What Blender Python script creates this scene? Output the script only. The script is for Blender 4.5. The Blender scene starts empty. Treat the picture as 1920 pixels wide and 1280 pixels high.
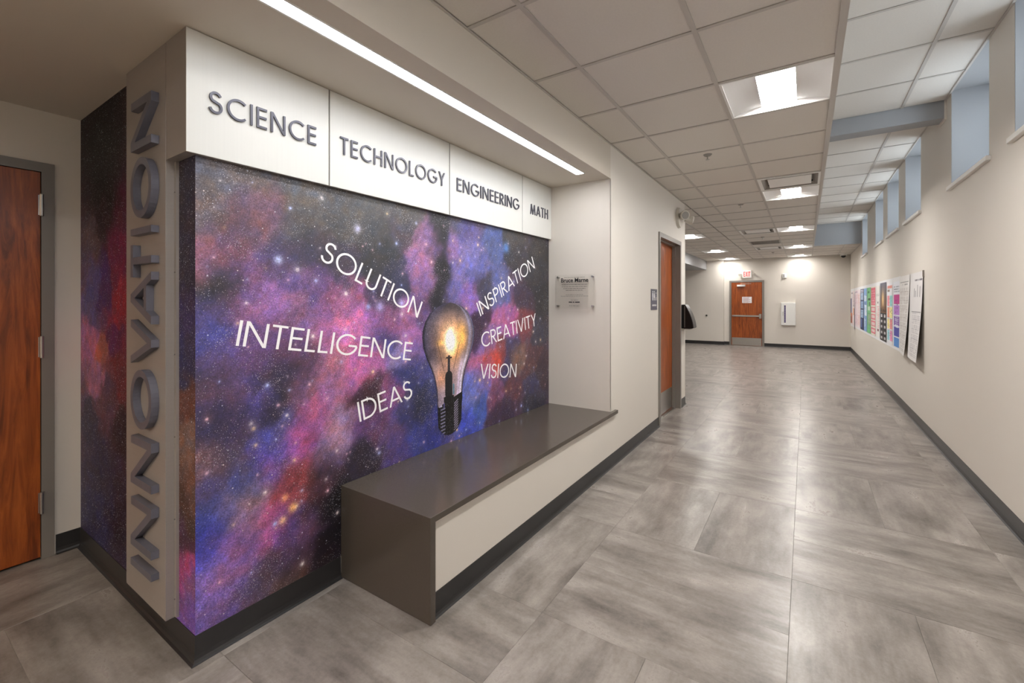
import bpy, bmesh, math, random
import numpy as np
from mathutils import Vector, Matrix
random.seed(7)
rng = np.random.default_rng(11)
S = bpy.context.scene
COL = S.collection
PI = math.pi

# ------------------------------------------------------------------ camera
H = 1.43
cam_d = bpy.data.cameras.new('camera')
cam = bpy.data.objects.new('camera', cam_d); COL.objects.link(cam)
cam.location = (0, 0, H)
cam.rotation_euler = (PI/2, 0, 0.5853)
cam_d.sensor_width = 36; cam_d.sensor_fit = 'HORIZONTAL'
cam_d.lens = 36*830.9/1920
cam_d.shift_y = -75.3/1920
cam_d.clip_start = 0.02; cam_d.clip_end = 200
S.camera = cam
# ------------------------------------------------------------------ colour management, sky
S.view_settings.view_transform = 'Standard'
S.view_settings.look = 'None'
S.view_settings.gamma = 1
S.view_settings.use_curve_mapping = False
S.view_settings.exposure = 0.93
TROFFER_W = 62.0      # emission of the troffer lenses
STRIP_W = 18.0        # emission of the soffit strip light
DAY_W = 2.8           # overcast sky behind the high windows
w = bpy.data.worlds.new('sky'); S.world = w; w.use_nodes = True
bg = w.node_tree.nodes['Background']
bg.inputs[0].default_value = (0.80, 0.90, 1.0, 1); bg.inputs[1].default_value = DAY_W

# ------------------------------------------------------------------ helpers
def lin(c):
    c = c/255.0
    return c/12.92 if c <= 0.04045 else ((c+0.055)/1.055)**2.4
def rgb(r, g, b): return (lin(r), lin(g), lin(b), 1)

def mat(name, col, rough=0.6, metal=0.0, spec=0.5, noise=None, bump=None, emit=None):
    """noise=(scale, amount, (sx,sy,sz)); bump=(scale, strength)"""
    m = bpy.data.materials.new(name); m.use_nodes = True
    nt = m.node_tree; b = nt.nodes['Principled BSDF']
    b.inputs['Base Color'].default_value = col
    b.inputs['Roughness'].default_value = rough
    b.inputs['Metallic'].default_value = metal
    b.inputs['Specular IOR Level'].default_value = spec
    if emit:
        b.inputs['Emission Color'].default_value = emit[0]
        b.inputs['Emission Strength'].default_value = emit[1]
    tc = None
    def coord(s):
        t = nt.nodes.new('ShaderNodeTexCoord'); mp = nt.nodes.new('ShaderNodeMapping')
        mp.inputs['Scale'].default_value = s
        nt.links.new(t.outputs['Object'], mp.inputs[0]); return mp.outputs[0]
    if noise:
        n = nt.nodes.new('ShaderNodeTexNoise'); n.inputs['Scale'].default_value = noise[0]
        n.inputs['Detail'].default_value = 5
        nt.links.new(coord(noise[2] if len(noise) > 2 else (1, 1, 1)), n.inputs['Vector'])
        mx = nt.nodes.new('ShaderNodeMix'); mx.data_type = 'RGBA'
        a = noise[1]
        mx.inputs[6].default_value = tuple(max(0, c*(1-a)) for c in col[:3])+(1,)
        mx.inputs[7].default_value = tuple(min(1, c*(1+a)) for c in col[:3])+(1,)
        nt.links.new(n.outputs['Fac'], mx.inputs[0]); nt.links.new(mx.outputs[2], b.inputs['Base Color'])
    if bump:
        n = nt.nodes.new('ShaderNodeTexNoise'); n.inputs['Scale'].default_value = bump[0]
        n.inputs['Detail'].default_value = 3
        nt.links.new(coord((1, 1, 1)), n.inputs['Vector'])
        bp_ = nt.nodes.new('ShaderNodeBump'); bp_.inputs['Strength'].default_value = bump[1]
        bp_.inputs['Distance'].default_value = 0.002
        nt.links.new(n.outputs['Fac'], bp_.inputs['Height']); nt.links.new(bp_.outputs[0], b.inputs['Normal'])
    return m

def tag(o, label=None, cat=None, group=None, kind=None):
    if label: o['label'] = label
    if cat: o['category'] = cat
    if group: o['group'] = group
    if kind: o['kind'] = kind
    return o
def thing(name, label, cat, loc=(0, 0, 0), group=None):
    o = bpy.data.objects.new(name, None); COL.objects.link(o)
    o.location = loc; o.empty_display_size = 0.05
    return tag(o, label, cat, group)
def wloc(p):
    v = Vector((0, 0, 0))
    while p: v = v+p.location; p = p.parent
    return v
def obj(name, geo, m, parent=None, label=None, kind=None, smooth=False, at=None):
    """geo: bmesh or mesh in WORLD coordinates; stored relative to the parent (or to `at`)"""
    if isinstance(geo, bmesh.types.BMesh):
        me = bpy.data.meshes.new(name); geo.to_mesh(me); geo.free()
    else: me = geo
    o = bpy.data.objects.new(name, me); COL.objects.link(o)
    base = wloc(parent)
    if at is not None:
        me.transform(Matrix.Translation(-Vector(at))); o.location = Vector(at)-base
    elif parent is not None:
        me.transform(Matrix.Translation(-base))
    if parent: o.parent = parent
    if m: me.materials.append(m)
    if smooth: me.shade_smooth()
    return tag(o, label=label, kind=kind)
def dup(root, loc, label=None, group=None):
    r = root.copy(); COL.objects.link(r); r.location = loc
    if label: r['label'] = label
    if group: r['group'] = group
    for ch in list(root.children):
        c = ch.copy(); COL.objects.link(c); c.parent = r
        for g in ch.children:
            d = g.copy(); COL.objects.link(d); d.parent = c
    return r

def BM(): return bmesh.new()
def box(bm, x0, x1, y0, y1, z0, z1, bev=0.0):
    if x1 < x0: x0, x1 = x1, x0
    if y1 < y0: y0, y1 = y1, y0
    if z1 < z0: z0, z1 = z1, z0
    r = bmesh.ops.create_cube(bm, size=1.0)
    vs = r['verts']
    bmesh.ops.scale(bm, vec=(x1-x0, y1-y0, z1-z0), verts=vs)
    bmesh.ops.translate(bm, vec=((x0+x1)/2, (y0+y1)/2, (z0+z1)/2), verts=vs)
    if bev > 0:
        es = list({e for v in vs for e in v.link_edges})
        bmesh.ops.bevel(bm, geom=es, offset=bev, segments=2, affect='EDGES', profile=0.5)
    return bm
def bx(*a, bev=0.0): return box(BM(), *a, bev=bev)
def cyl(bm, p0, p1, r0, r1=None, n=20):
    p0 = Vector(p0); p1 = Vector(p1); d = p1-p0
    r1 = r0 if r1 is None else r1
    q = d.to_track_quat('Z', 'Y').to_matrix().to_4x4()
    bmesh.ops.create_cone(bm, cap_ends=True, segments=n, radius1=r0, radius2=r1, depth=d.length,
                          matrix=Matrix.Translation((p0+p1)/2) @ q)
    return bm
def extr(bm, pts, fn, d0, d1):
    """convex polygon pts [(u,v)] -> prism between depth d0 and d1, fn(u,v,d)->xyz"""
    a = [bm.verts.new(fn(u, v, d0)) for u, v in pts]
    b = [bm.verts.new(fn(u, v, d1)) for u, v in pts]
    n = len(pts)
    try:
        bm.faces.new(a); bm.faces.new(b[::-1])
        for i in range(n): bm.faces.new((a[i], b[i], b[(i+1) % n], a[(i+1) % n])[::-1])
    except ValueError: pass
def sweep(path, prof, closed=False):
    """sweep profile [(offset to the left of travel, z)] along a floor path with mitred corners"""
    bm = BM(); n = len(path); rows = []
    P = [Vector((x, y)) for x, y in path]
    for i in range(n):
        dirs = []
        if i > 0: dirs.append((P[i]-P[i-1]).normalized())
        if i < n-1: dirs.append((P[i+1]-P[i]).normalized())
        ns = [Vector((-d.y, d.x)) for d in dirs]
        if len(ns) == 2:
            m = (ns[0]+ns[1]).normalized(); k = 1/max(0.3, m.dot(ns[0])); m = m*k
        else: m = ns[0]
        rows.append([bm.verts.new((P[i].x+m.x*o, P[i].y+m.y*o, z)) for o, z in prof])
    k = len(prof)
    for i in range(n-1):
        for j in range(k):
            bm.faces.new((rows[i][j], rows[i+1][j], rows[i+1][(j+1) % k], rows[i][(j+1) % k]))
    bm.faces.new(rows[0]); bm.faces.new(rows[-1][::-1])
    bmesh.ops.recalc_face_normals(bm, faces=bm.faces)
    return bm

# ------------------------------------------------------------------ stroke lettering (geometric sans capitals)
def arc(cx, cy, r, a0, a1, n=22, ry=None):
    ry = r if ry is None else ry
    return [(cx+r*math.cos(math.radians(a0+(a1-a0)*i/n)), cy+ry*math.sin(math.radians(a0+(a1-a0)*i/n))) for i in range(n+1)]
def glyph(c, w):
    h = w/2
    if c == 'I': return w, [[(h, 0), (h, 1)]]
    if c == 'O': return 1.05, [arc(.525, .5, .525-h, 0, 360, 40, .51-h)]
    if c == 'C': return .86, [arc(.51, .5, .51-h, 47, 313, 34)]
    if c == 'G': return .98, [arc(.51, .5, .51-h, 42, 353, 38), [(.58, .455), (.51+.51-h*.9, .455)]]
    if c == 'S':
        r1 = .262-h; r2 = .292-h
        c1 = (.29, 1.0-.262); c2 = (.285, .292)
        a = arc(c1[0], c1[1], r1, 22, 232, 18); b = arc(c2[0], c2[1], r2, 52, -168, 20)
        return .57, [a+b]
    if c == 'E': return .5, [[(h, 0), (h, 1)], [(h, .997-h), (.5, .997-h)], [(h, .53), (.48, .53)], [(h, h+.003), (.5, h+.003)]]
    if c == 'L': return .42, [[(h, 0), (h, 1)], [(h, h+.003), (.42, h+.003)]]
    if c == 'T': return .56, [[(0, 1-h), (.56, 1-h)], [(.28, 0), (.28, 1-h*1.2)]]
    if c == 'H': return .68, [[(h, 0), (h, 1)], [(.68-h, 0), (.68-h, 1)], [(h, .53), (.68-h, .53)]]
    if c == 'N': return .76, [[(h, 0), (h, 1)], [(h*1.15, 1), (.76-h*1.15, 0)], [(.76-h, 0), (.76-h, 1)]]
    if c == 'M': return 1.0, [[(h*.9, 0), (.19, 1)], [(.19, 1), (.5, .02)], [(.5, .02), (.81, 1)], [(.81, 1), (1-h*.9, 0)]]
    if c == 'A': return .82, [[(h*.9, 0), (.41, 1)], [(.41, 1), (.82-h*.9, 0)], [(.2, .30), (.62, .30)]]
    if c == 'V': return .76, [[(h*.9, 1), (.38, 0)], [(.38, 0), (.76-h*.9, 1)]]
    if c == 'Y': return .68, [[(.34, 0), (.34, .46)], [(.34, .44), (h, 1)], [(.34, .44), (.68-h, 1)]]
    if c == 'D': return .80, [[(h, 0), (h, 1)], [(h, 1-h), (.32, 1-h)]+arc(.32, .5, .48-h, 90, -90, 24, .5-h)+[(h, h)]]
    if c in 'PR':
        s = [[(h, 0), (h, 1)], [(h, 1-h), (.27, 1-h)]+arc(.27, .725, .275-h, 90, -90, 16)+[(h, .45+h)]]
        if c == 'R': s.append([(.24, .46), (.54, 0)])
        return .56, s
    if c == 'U': return .66, [[(h, 1), (h, .33)]+arc(.33, .33, .33-h, 180, 360, 20)+[(.66-h, 1)]]
    if c == 'X': return .7, [[(h, 0), (.7-h, 1)], [(h, 1), (.7-h, 0)]]
    return .3, []
CLIP = set('NMAVYRX')
def clip_poly(p, v, keep_above):
    out = []
    for i in range(len(p)):
        a, b = p[i], p[(i+1) % len(p)]
        ia = a[1] >= v if keep_above else a[1] <= v
        ib = b[1] >= v if keep_above else b[1] <= v
        if ia: out.append(a)
        if ia != ib:
            t = (v-a[1])/(b[1]-a[1]); out.append((a[0]+t*(b[0]-a[0]), v))
    return out
def ribbon(pts, w):
    P = [Vector(p) for p in pts]; n = len(P); h = w/2
    closed = (P[0]-P[-1]).length < 1e-6 and n > 3
    L = []; R = []
    for i in range(n):
        ds = []
        if i > 0: ds.append((P[i]-P[i-1]).normalized())
        elif closed: ds.append((P[0]-P[-2]).normalized())
        if i < n-1: ds.append((P[i+1]-P[i]).normalized())
        elif closed: ds.append((P[1]-P[0]).normalized())
        ns = [Vector((-d.y, d.x)) for d in ds]
        m = ns[0] if len(ns) == 1 else (ns[0]+ns[1]).normalized()
        k = 1 if len(ns) == 1 else 1/max(.35, m.dot(ns[0]))
        L.append(P[i]+m*h*k); R.append(P[i]-m*h*k)
    return [[tuple(R[i]), tuple(R[i+1]), tuple(L[i+1]), tuple(L[i])] for i in range(n-1)]
def glyph_polys(c, w):
    adv, strokes = glyph(c, w); out = []
    for si, s in enumerate(strokes):
        ep = .004*si                        # keeps overlapping strokes from sharing a plane
        if c in CLIP and len(s) == 2:      # run straight strokes long and clip them at cap line and baseline
            a, b = Vector(s[0]), Vector(s[1]); d = (b-a).normalized()
            if min(abs(a.y), abs(a.y-1)) < .03: a = a-d*w
            if min(abs(b.y), abs(b.y-1)) < .03: b = b+d*w
            s = [tuple(a), tuple(b)]
        for q in ribbon(s, w):
            if c in CLIP:
                q = clip_poly(q, ep, True)
                if len(q) > 2: q = clip_poly(q, 1-ep, False)
            if len(q) > 2: out.append((si, q))
    return adv, out
def letter_bm(c, w, place, d0, d1, sx=1.0, sy=1.0, x0=0.0):
    bm = BM()
    adv, polys = glyph_polys(c, w)
    for si, q in polys: extr(bm, [(x0+u*sx, v*sy) for u, v in q], place, d0, d1+(d0-d1)*.018*si)
    bmesh.ops.recalc_face_normals(bm, faces=bm.faces)
    return bm
def layout(word, w, gap=.17):
    x = 0; r = []
    for c in word:
        a = glyph(c, w)[0]; g = gap
        r.append((c, x)); x += a+g
    return r, x-gap

# ------------------------------------------------------------------ materials
WALLC = rgb(219, 213, 204)
M_wall = mat('wall_paint', WALLC, .55, spec=.35, bump=(220, .12))
M_ceilpaint = mat('ceiling_paint', rgb(208, 200, 188), .7, spec=.25, bump=(160, .1))
M_blue = mat('bluegrey_paint', rgb(166, 168, 171), .6, spec=.3, bump=(200, .1))
M_base = mat('charcoal_vinyl', rgb(42, 41, 42), .36, spec=.5, noise=(6, .12))
M_tile = mat('ceiling_tile_fibre', rgb(222, 217, 210), .9, spec=.1, noise=(90, .05), bump=(420, .35))
M_grid = mat('grid_steel', rgb(196, 191, 185), .5, spec=.3)
M_trimwhite = mat('white_sill', rgb(232, 230, 226), .4)
M_bench = mat('bronze_solid_surface', rgb(80, 73, 66), .16, spec=.5, noise=(140, .10), bump=(500, .05))
M_alu = mat('silver_panel', rgb(148, 141, 137), .42, metal=.05, noise=(3, .05, (1, 1, 60)))
M_panel = mat('sign_panel_white', rgb(216, 216, 211), .42, metal=.0, spec=.4, noise=(2, .03, (60, 60, 1)))
M_letter = mat('letter_gunmetal', rgb(84, 84, 94), .36, metal=.3, noise=(40, .1))
M_letter2 = mat('letter_slate', rgb(102, 102, 114), .40, metal=.12, noise=(30, .12))
M_steel = mat('brushed_steel', rgb(190, 188, 184), .28, metal=1.0, noise=(8, .12, (30, 30, 1)))
M_chrome = mat('chrome', rgb(215, 215, 215), .15, metal=1.0)
M_frame = mat('door_frame_paint', rgb(128, 122, 116), .35, spec=.5, bump=(120, .05))
M_white = mat('white_plastic', rgb(235, 235, 232), .4)
M_offwhite = mat('offwhite_plastic', rgb(205, 200, 190), .4)
M_black = mat('black_plastic', rgb(12, 12, 15), .28, spec=.35)
M_dark = mat('dark_slot', rgb(30, 28, 28), .8)
M_white_print = mat('white_print', rgb(252, 251, 252), .5)
M_paper = mat('white_paper', rgb(236, 236, 238), .7, spec=.2)
M_ink = mat('black_ink', rgb(28, 26, 26), .6)
M_greyink = mat('grey_ink', rgb(120, 116, 110), .6)
M_red = mat('red_ink', rgb(215, 45, 45), .5, emit=(rgb(215, 45, 45), .3))
M_signgrey = mat('sign_slate', rgb(92, 90, 102), .5)
M_purple = mat('purple_label', rgb(58, 44, 86), .5, noise=(60, .3))
M_metalgrey = mat('grille_grey', rgb(150, 146, 140), .45, metal=.1)
M_lens = mat('lamp_lens', rgb(255, 255, 255), .5, emit=((1.0, .965, .92, 1), TROFFER_W))
M_lens_far = mat('lamp_lens_dim', rgb(255, 255, 255), .5, emit=((1.0, .965, .92, 1), TROFFER_W*.45))
M_strip = mat('strip_lens', rgb(255, 255, 255), .5, emit=((.97, .97, 1.0, 1), STRIP_W))
M_exitglow = mat('exit_face', rgb(232, 230, 226), .4, emit=(rgb(250, 245, 238), .08))
M_fill_warm = mat('warm_fill_lens', rgb(255, 250, 240), .5, emit=((1.0, .80, .58, 1), 58.0))
M_lampwing = mat('lamp_wing', rgb(240, 240, 240), .5, spec=.3)
M_reflector = mat('lamp_reflector', rgb(240, 240, 238), .45, spec=.4)

def acrylic():
    m = bpy.data.materials.new('clear_acrylic'); m.use_nodes = True; nt = m.node_tree
    nt.nodes.remove(nt.nodes['Principled BSDF'])
    t = nt.nodes.new('ShaderNodeBsdfTransparent'); g = nt.nodes.new('ShaderNodeBsdfGlossy')
    g.inputs['Roughness'].default_value = .03
    t.inputs[0].default_value = (.985, .985, .98, 1)
    fr = nt.nodes.new('ShaderNodeFresnel'); fr.inputs[0].default_value = 1.2
    mx = nt.nodes.new('ShaderNodeMixShader')
    nt.links.new(fr.outputs[0], mx.inputs[0]); nt.links.new(t.outputs[0], mx.inputs[1]); nt.links.new(g.outputs[0], mx.inputs[2])
    nt.links.new(mx.outputs[0], nt.nodes['Material Output'].inputs[0]); return m
M_acrylic = acrylic()

def wood(name, c0, c1, c2, rough=.35):
    m = bpy.data.materials.new(name); m.use_nodes = True; nt = m.node_tree; b = nt.nodes['Principled BSDF']
    t = nt.nodes.new('ShaderNodeTexCoord'); mp = nt.nodes.new('ShaderNodeMapping')
    mp.inputs['Scale'].default_value = (9, 9, .75); nt.links.new(t.outputs['Object'], mp.inputs[0])
    n0 = nt.nodes.new('ShaderNodeTexNoise'); n0.inputs['Scale'].default_value = 1.0; n0.inputs['Detail'].default_value = 2
    nt.links.new(mp.outputs[0], n0.inputs['Vector'])
    add = nt.nodes.new('ShaderNodeVectorMath'); add.operation = 'MULTIPLY_ADD'
    nt.links.new(n0.outputs['Color'], add.inputs[0]); add.inputs[1].default_value = (1.6, 1.6, 1.6)
    nt.links.new(mp.outputs[0], add.inputs[2])
    n1 = nt.nodes.new('ShaderNodeTexNoise'); n1.inputs['Scale'].default_value = 3.2; n1.inputs['Detail'].default_value = 6
    n1.inputs['Roughness'].default_value = .65
    nt.links.new(add.outputs[0], n1.inputs['Vector'])
    cr = nt.nodes.new('ShaderNodeValToRGB'); e = cr.color_ramp.elements
    e[0].position = .33; e[0].color = c0; e[1].position = .68; e[1].color = c2
    k = cr.color_ramp.elements.new(.5); k.color = c1
    nt.links.new(n1.outputs['Fac'], cr.inputs[0]); nt.links.new(cr.outputs[0], b.inputs['Base Color'])
    b.inputs['Roughness'].default_value = rough
    bp_ = nt.nodes.new('ShaderNodeBump'); bp_.inputs['Strength'].default_value = .15; bp_.inputs['Distance'].default_value = .001
    nt.links.new(n1.outputs['Fac'], bp_.inputs['Height']); nt.links.new(bp_.outputs[0], b.inputs['Normal'])
    return m
M_wood = wood('cherry_veneer', rgb(106, 46, 12), rgb(146, 70, 20), rgb(176, 92, 34))

def floor_mat():
    m = bpy.data.materials.new('grey_vinyl_tile'); m.use_nodes = True; nt = m.node_tree; b = nt.nodes['Principled BSDF']
    t = nt.nodes.new('ShaderNodeTexCoord'); oi = nt.nodes.new('ShaderNodeObjectInfo')
    off = nt.nodes.new('ShaderNodeVectorMath'); off.operation = 'MULTIPLY_ADD'
    comb = nt.nodes.new('ShaderNodeCombineXYZ')
    for i, k in enumerate((37.0, 91.0, 53.0)):
        mu = nt.nodes.new('ShaderNodeMath'); mu.operation = 'MULTIPLY'; mu.inputs[1].default_value = k
        nt.links.new(oi.outputs['Random'], mu.inputs[0]); nt.links.new(mu.outputs[0], comb.inputs[i])
    nt.links.new(t.outputs['Object'], off.inputs[0]); off.inputs[1].default_value = (1, 1, 1); nt.links.new(comb.outputs[0], off.inputs[2])
    def noise(scale, sc, det, rou=.55, warp=0):
        mp = nt.nodes.new('ShaderNodeMapping'); mp.inputs['Scale'].default_value = sc
        nt.links.new(off.outputs[0], mp.inputs[0])
        n = nt.nodes.new('ShaderNodeTexNoise'); n.inputs['Scale'].default_value = scale; n.inputs['Detail'].default_value = det
        n.inputs['Roughness'].default_value = rou; n.inputs['Distortion'].default_value = warp
        nt.links.new(mp.outputs[0], n.inputs['Vector']); return n.outputs['Fac']
    streak = noise(1.0, (1.5, 6.5, 1), 6, .62, .15)
    cloud = noise(3.0, (1, 1.8, 1), 6, .62, .1)
    fine = noise(60.0, (1, 1, 1), 3, .7)
    thin = noise(1.0, (3.0, 26.0, 1), 4, .6)
    def mad(a, k, c):
        x = nt.nodes.new('ShaderNodeMath'); x.operation = 'MULTIPLY_ADD'; x.inputs[1].default_value = k
        nt.links.new(a, x.inputs[0])
        if isinstance(c, float): x.inputs[2].default_value = c
        else: nt.links.new(c, x.inputs[2])
        return x.outputs[0]
    v = mad(streak, .40, mad(cloud, .42, mad(fine, .12, mad(thin, .10, -.02))))
    cr = nt.nodes.new('ShaderNodeValToRGB'); e = cr.color_ramp.elements
    e[0].position = .36; e[0].color = rgb(90, 83, 78); e[1].position = .66; e[1].color = rgb(170, 163, 157)
    k = cr.color_ramp.elements.new(.5); k.color = rgb(132, 125, 119)
    nt.links.new(v, cr.inputs[0]); nt.links.new(cr.outputs[0], b.inputs['Base Color'])
    rg = nt.nodes.new('ShaderNodeMapRange'); rg.inputs[1].default_value = .3; rg.inputs[2].default_value = .7
    rg.inputs[3].default_value = .34; rg.inputs[4].default_value = .25
    nt.links.new(v, rg.inputs[0]); nt.links.new(rg.outputs[0], b.inputs['Roughness'])
    b.inputs['Specular IOR Level'].default_value = .5
    bp_ = nt.nodes.new('ShaderNodeBump'); bp_.inputs['Strength'].default_value = .12; bp_.inputs['Distance'].default_value = .001
    nt.links.new(v, bp_.inputs['Height']); nt.links.new(bp_.outputs[0], b.inputs['Normal'])
    return m
M_floor = floor_mat()

# ------------------------------------------------------------------ key dimensions
XL, XM, XR = -1.405, -2.013, 1.085       # corridor left wall, mural wall, right wall
YM, YE, YF = 0.77, 6.49, 16.1            # mural corner, end of left wall, far wall
ZS, ZC, ZP = 2.49, 2.78, 3.29            # soffit, grid ceiling, raised pocket ceiling
XD, XW = -3.545, -6.0                    # wall with the near door, far left wall
YB, ZT = -6.5, 3.55
YR = 3.66                                # right end of the recess

# ------------------------------------------------------------------ floor: basketweave of large tiles
fl = tag(obj('floor', bx(XW, XR+.4, YB, YF+.2, -.12, -.0045), M_dark), kind='structure')
BXS, BYS = 0.95, 0.925
def tile_mesh(lx, ly):
    bm = BM(); c = .0009; g = .0003
    x, y = lx/2-g, ly/2-g
    b = [bm.verts.new(p) for p in ((-x, -y, -.0045), (x, -y, -.0045), (x, y, -.0045), (-x, y, -.0045))]
    m_ = [bm.verts.new(p) for p in ((-x, -y, -c), (x, -y, -c), (x, y, -c), (-x, y, -c))]
    t = [bm.verts.new(p) for p in ((-x+c, -y+c, 0), (x-c, -y+c, 0), (x-c, y-c, 0), (-x+c, y-c, 0))]
    for A, B in ((b, m_), (m_, t)):
        for i in range(4): bm.faces.new((A[i], A[(i+1) % 4], B[(i+1) % 4], B[i]))
    bm.faces.new(t); bm.faces.new(b[::-1])
    me = bpy.data.meshes.new('tile'); bm.to_mesh(me); bm.free(); me.materials.append(M_floor); return me
tile_cache = {}
def put_tile(x0, x1, y0, y1, along_x):
    cx0, cx1 = max(x0, XW), min(x1, XR); cy0, cy1 = max(y0, YB), min(y1, YF)
    if cx1-cx0 < .03 or cy1-cy0 < .03: return
    lx, ly = cx1-cx0, cy1-cy0
    if not along_x: lx, ly = ly, lx
    k = (round(lx, 3), round(ly, 3))
    if k not in tile_cache: tile_cache[k] = tile_mesh(*k)
    o = bpy.data.objects.new('floor_tile', tile_cache[k]); COL.objects.link(o); o.parent = fl
    o.location = ((cx0+cx1)/2, (cy0+cy1)/2, 0); o.rotation_euler = (0, 0, 0 if along_x else PI/2)
def wanted(x0, x1, y0, y1):
    if x0 > XR or x1 < XW+.02: return False
    if y1 < -1.3: return False
    if x1 <= XD and y0 < YE: return False
    if x1 <= XL+.02 and y0 > YM and y1 < YE: return x1 > XM and y1 < 1.9
    return True
for i in range(-5, 2):
    for j in range(-5, 15):
        x0 = -.06+BXS*i; y0 = 2.70+BYS*j
        if not wanted(x0, x0+BXS, y0, y0+BYS): continue
        if (i+j) % 2 == 0:   # long side across the corridor
            put_tile(x0, x0+BXS, y0, y0+BYS/2, True); put_tile(x0, x0+BXS, y0+BYS/2, y0+BYS, True)
        else:
            put_tile(x0, x0+BXS/2, y0, y0+BYS, False); put_tile(x0+BXS/2, x0+BXS, y0, y0+BYS, False)

# ------------------------------------------------------------------ walls
def boxes(*bs):
    bm = BM()
    for b in bs: box(bm, *b)
    return bm
DY0, DY1, DZ = 5.205, 6.165, 2.175        # corridor door opening
FW = .053
wl = tag(obj('wall_left', boxes(
    (XM, XL, YR, DY0-FW, 0, ZT), (XM, XL, DY1+FW, YE, 0, ZT), (XM, XL, DY0-FW, DY1+FW, DZ+FW, ZT),
    (XM, XL-.30, DY0-FW, DY1+FW, 0, DZ+FW)), M_wall), kind='structure')
tag(obj('wall_mural', bx(XD-.3, XM, YM, YE, 0, ZT), M_wall), kind='structure')   # block behind the mural
tag(obj('wall_low', bx(XM, XL, 1.462, YR, 0, .446), M_wall), kind='structure')   # low wall under the bench
tag(obj('wall_end_left', bx(XW, XD-.3, YM, YE, 0, ZT), M_wall), kind='structure')
wn = tag(obj('wall_near_left', boxes((XD-.3, XD, .660, YM, 0, ZT), (XD-.3, XD, YB, -.358, 0, ZT), (XD-.3, XD, -.358, .660, 2.201, ZT),
    (XD-.3, XD-.12, -.358, .660, 0, 2.201)), M_wall), kind='structure')
tag(obj('wall_back', bx(XD-.3, XR+.4, YB-.2, YB, 0, ZT), M_wall), kind='structure')
wf = tag(obj('wall_far', boxes((-2.246, XR+.4, YF, YF+.2, 0, ZT), (XW, -2.246, YF-.11, YF+.2, 0, ZT)), M_wall), kind='structure')
tag(obj('wall_far_left', bx(XW-.2, XW, YE, YF+.2, 0, ZT), M_wall), kind='structure')
WIN = [(.17, 1.15), (1.60, 2.58), (3.05, 4.03), (4.49, 5.475), (6.73, 7.67), (8.16, 9.18), (9.65, 10.64), (11.92, 12.93)]
ZW = 2.447
bs = [(XR, XR+.42, YB-.2, YF+.2, 0, ZW), (XR, XR+.42, YB-.2, YF+.2, 3.315, ZT)]
prev = YB-.2
for a, b in WIN: bs.append((XR, XR+.42, prev, a, ZW, 3.315)); prev = b
bs.append((XR, XR+.42, prev, YF+.2, ZW, 3.315))
wr = tag(obj('wall_right', boxes(*bs), M_wall), kind='structure')
tag(obj('roof_slab', bx(XW-.2, XR+.42, YB-.2, YF+.2, ZT, ZT+.12), M_dark), kind='structure')

# windows: deep painted reveals, pane and frame at the outside, white stool at the sill
M_glass = acrylic(); M_glass.name = 'window_glass'
for n, (a, b) in enumerate(WIN):
    wroot = thing('window_%d' % (n+1), None, None, (XR, (a+b)/2, ZW)); tag(wroot, kind='structure')
    t = .006
    obj('reveal', boxes((XR+.001, XR+.42, a, a+t, ZW, 3.315), (XR+.001, XR+.42, b-t, b, ZW, 3.315),
                        (XR+.001, XR+.42, a+t, b-t, 3.309, 3.315)), M_blue, wroot)
    obj('sill', bx(XR-.028, XR+.40, a-.035, b+.035, ZW-.022, ZW+.012, bev=.003), M_trimwhite, wroot)
    fz0, fz1 = ZW+.012, 3.309
    obj('window_frame', boxes((XR+.36, XR+.41, a+t, a+t+.05, fz0, fz1), (XR+.36, XR+.41, b-t-.05, b-t, fz0, fz1),
                              (XR+.36, XR+.41, a+.056, b-.056, fz0, fz0+.05), (XR+.36, XR+.41, a+.056, b-.056, fz1-.05, fz1)), M_frame, wroot)
    obj('pane', bx(XR+.382, XR+.388, a+.056, b-.056, fz0+.05, fz1-.05), M_glass, wroot)

# beams and dropped edges in the raised strip by the windows
XE = .155
tag(obj('trim_1', boxes((XE-.022, XE+.012, YB, 13.09, ZC-.004, ZC+.02), (XE-.004, XE+.012, YB, 13.09, ZC+.02, ZP+.05)), M_grid), kind='structure')
tag(obj('ceiling_beam', boxes((XE+.013, XR, 5.65, 5.84, 3.135, ZP+.2)), M_blue), kind='structure')
tag(obj('trim_2', boxes((XR-.014, XR, 5.65-.02, 5.86, 3.11, ZP+.05)), M_wall), kind='structure')
tag(obj('ceiling_step', boxes((XE-.002, XR, 13.09, 13.14, ZC, ZT)), M_blue), kind='structure')
tag(obj('bulkhead_far_left', bx(XW, -2.775, 12.3, YF-.11, 2.485, ZT), M_blue), kind='structure')
# dropped plaster ceiling on the left, whose edge is the fascia above the recess
LX0, LX1, LY0, LY1 = -1.600, -1.530, .72, 3.39
cl = tag(obj('ceiling_left', boxes((XD-.3, LX0, YB, YR, ZS, ZT), (LX1, XL, YB, YR, ZS, ZT), (LX0, LX1, YB, LY0, ZS, ZT), (LX0, LX1, LY1, YR, ZS, ZT),
    (LX0, LX1, LY0, LY1, ZS+.07, ZT)), M_ceilpaint), kind='structure')

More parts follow.
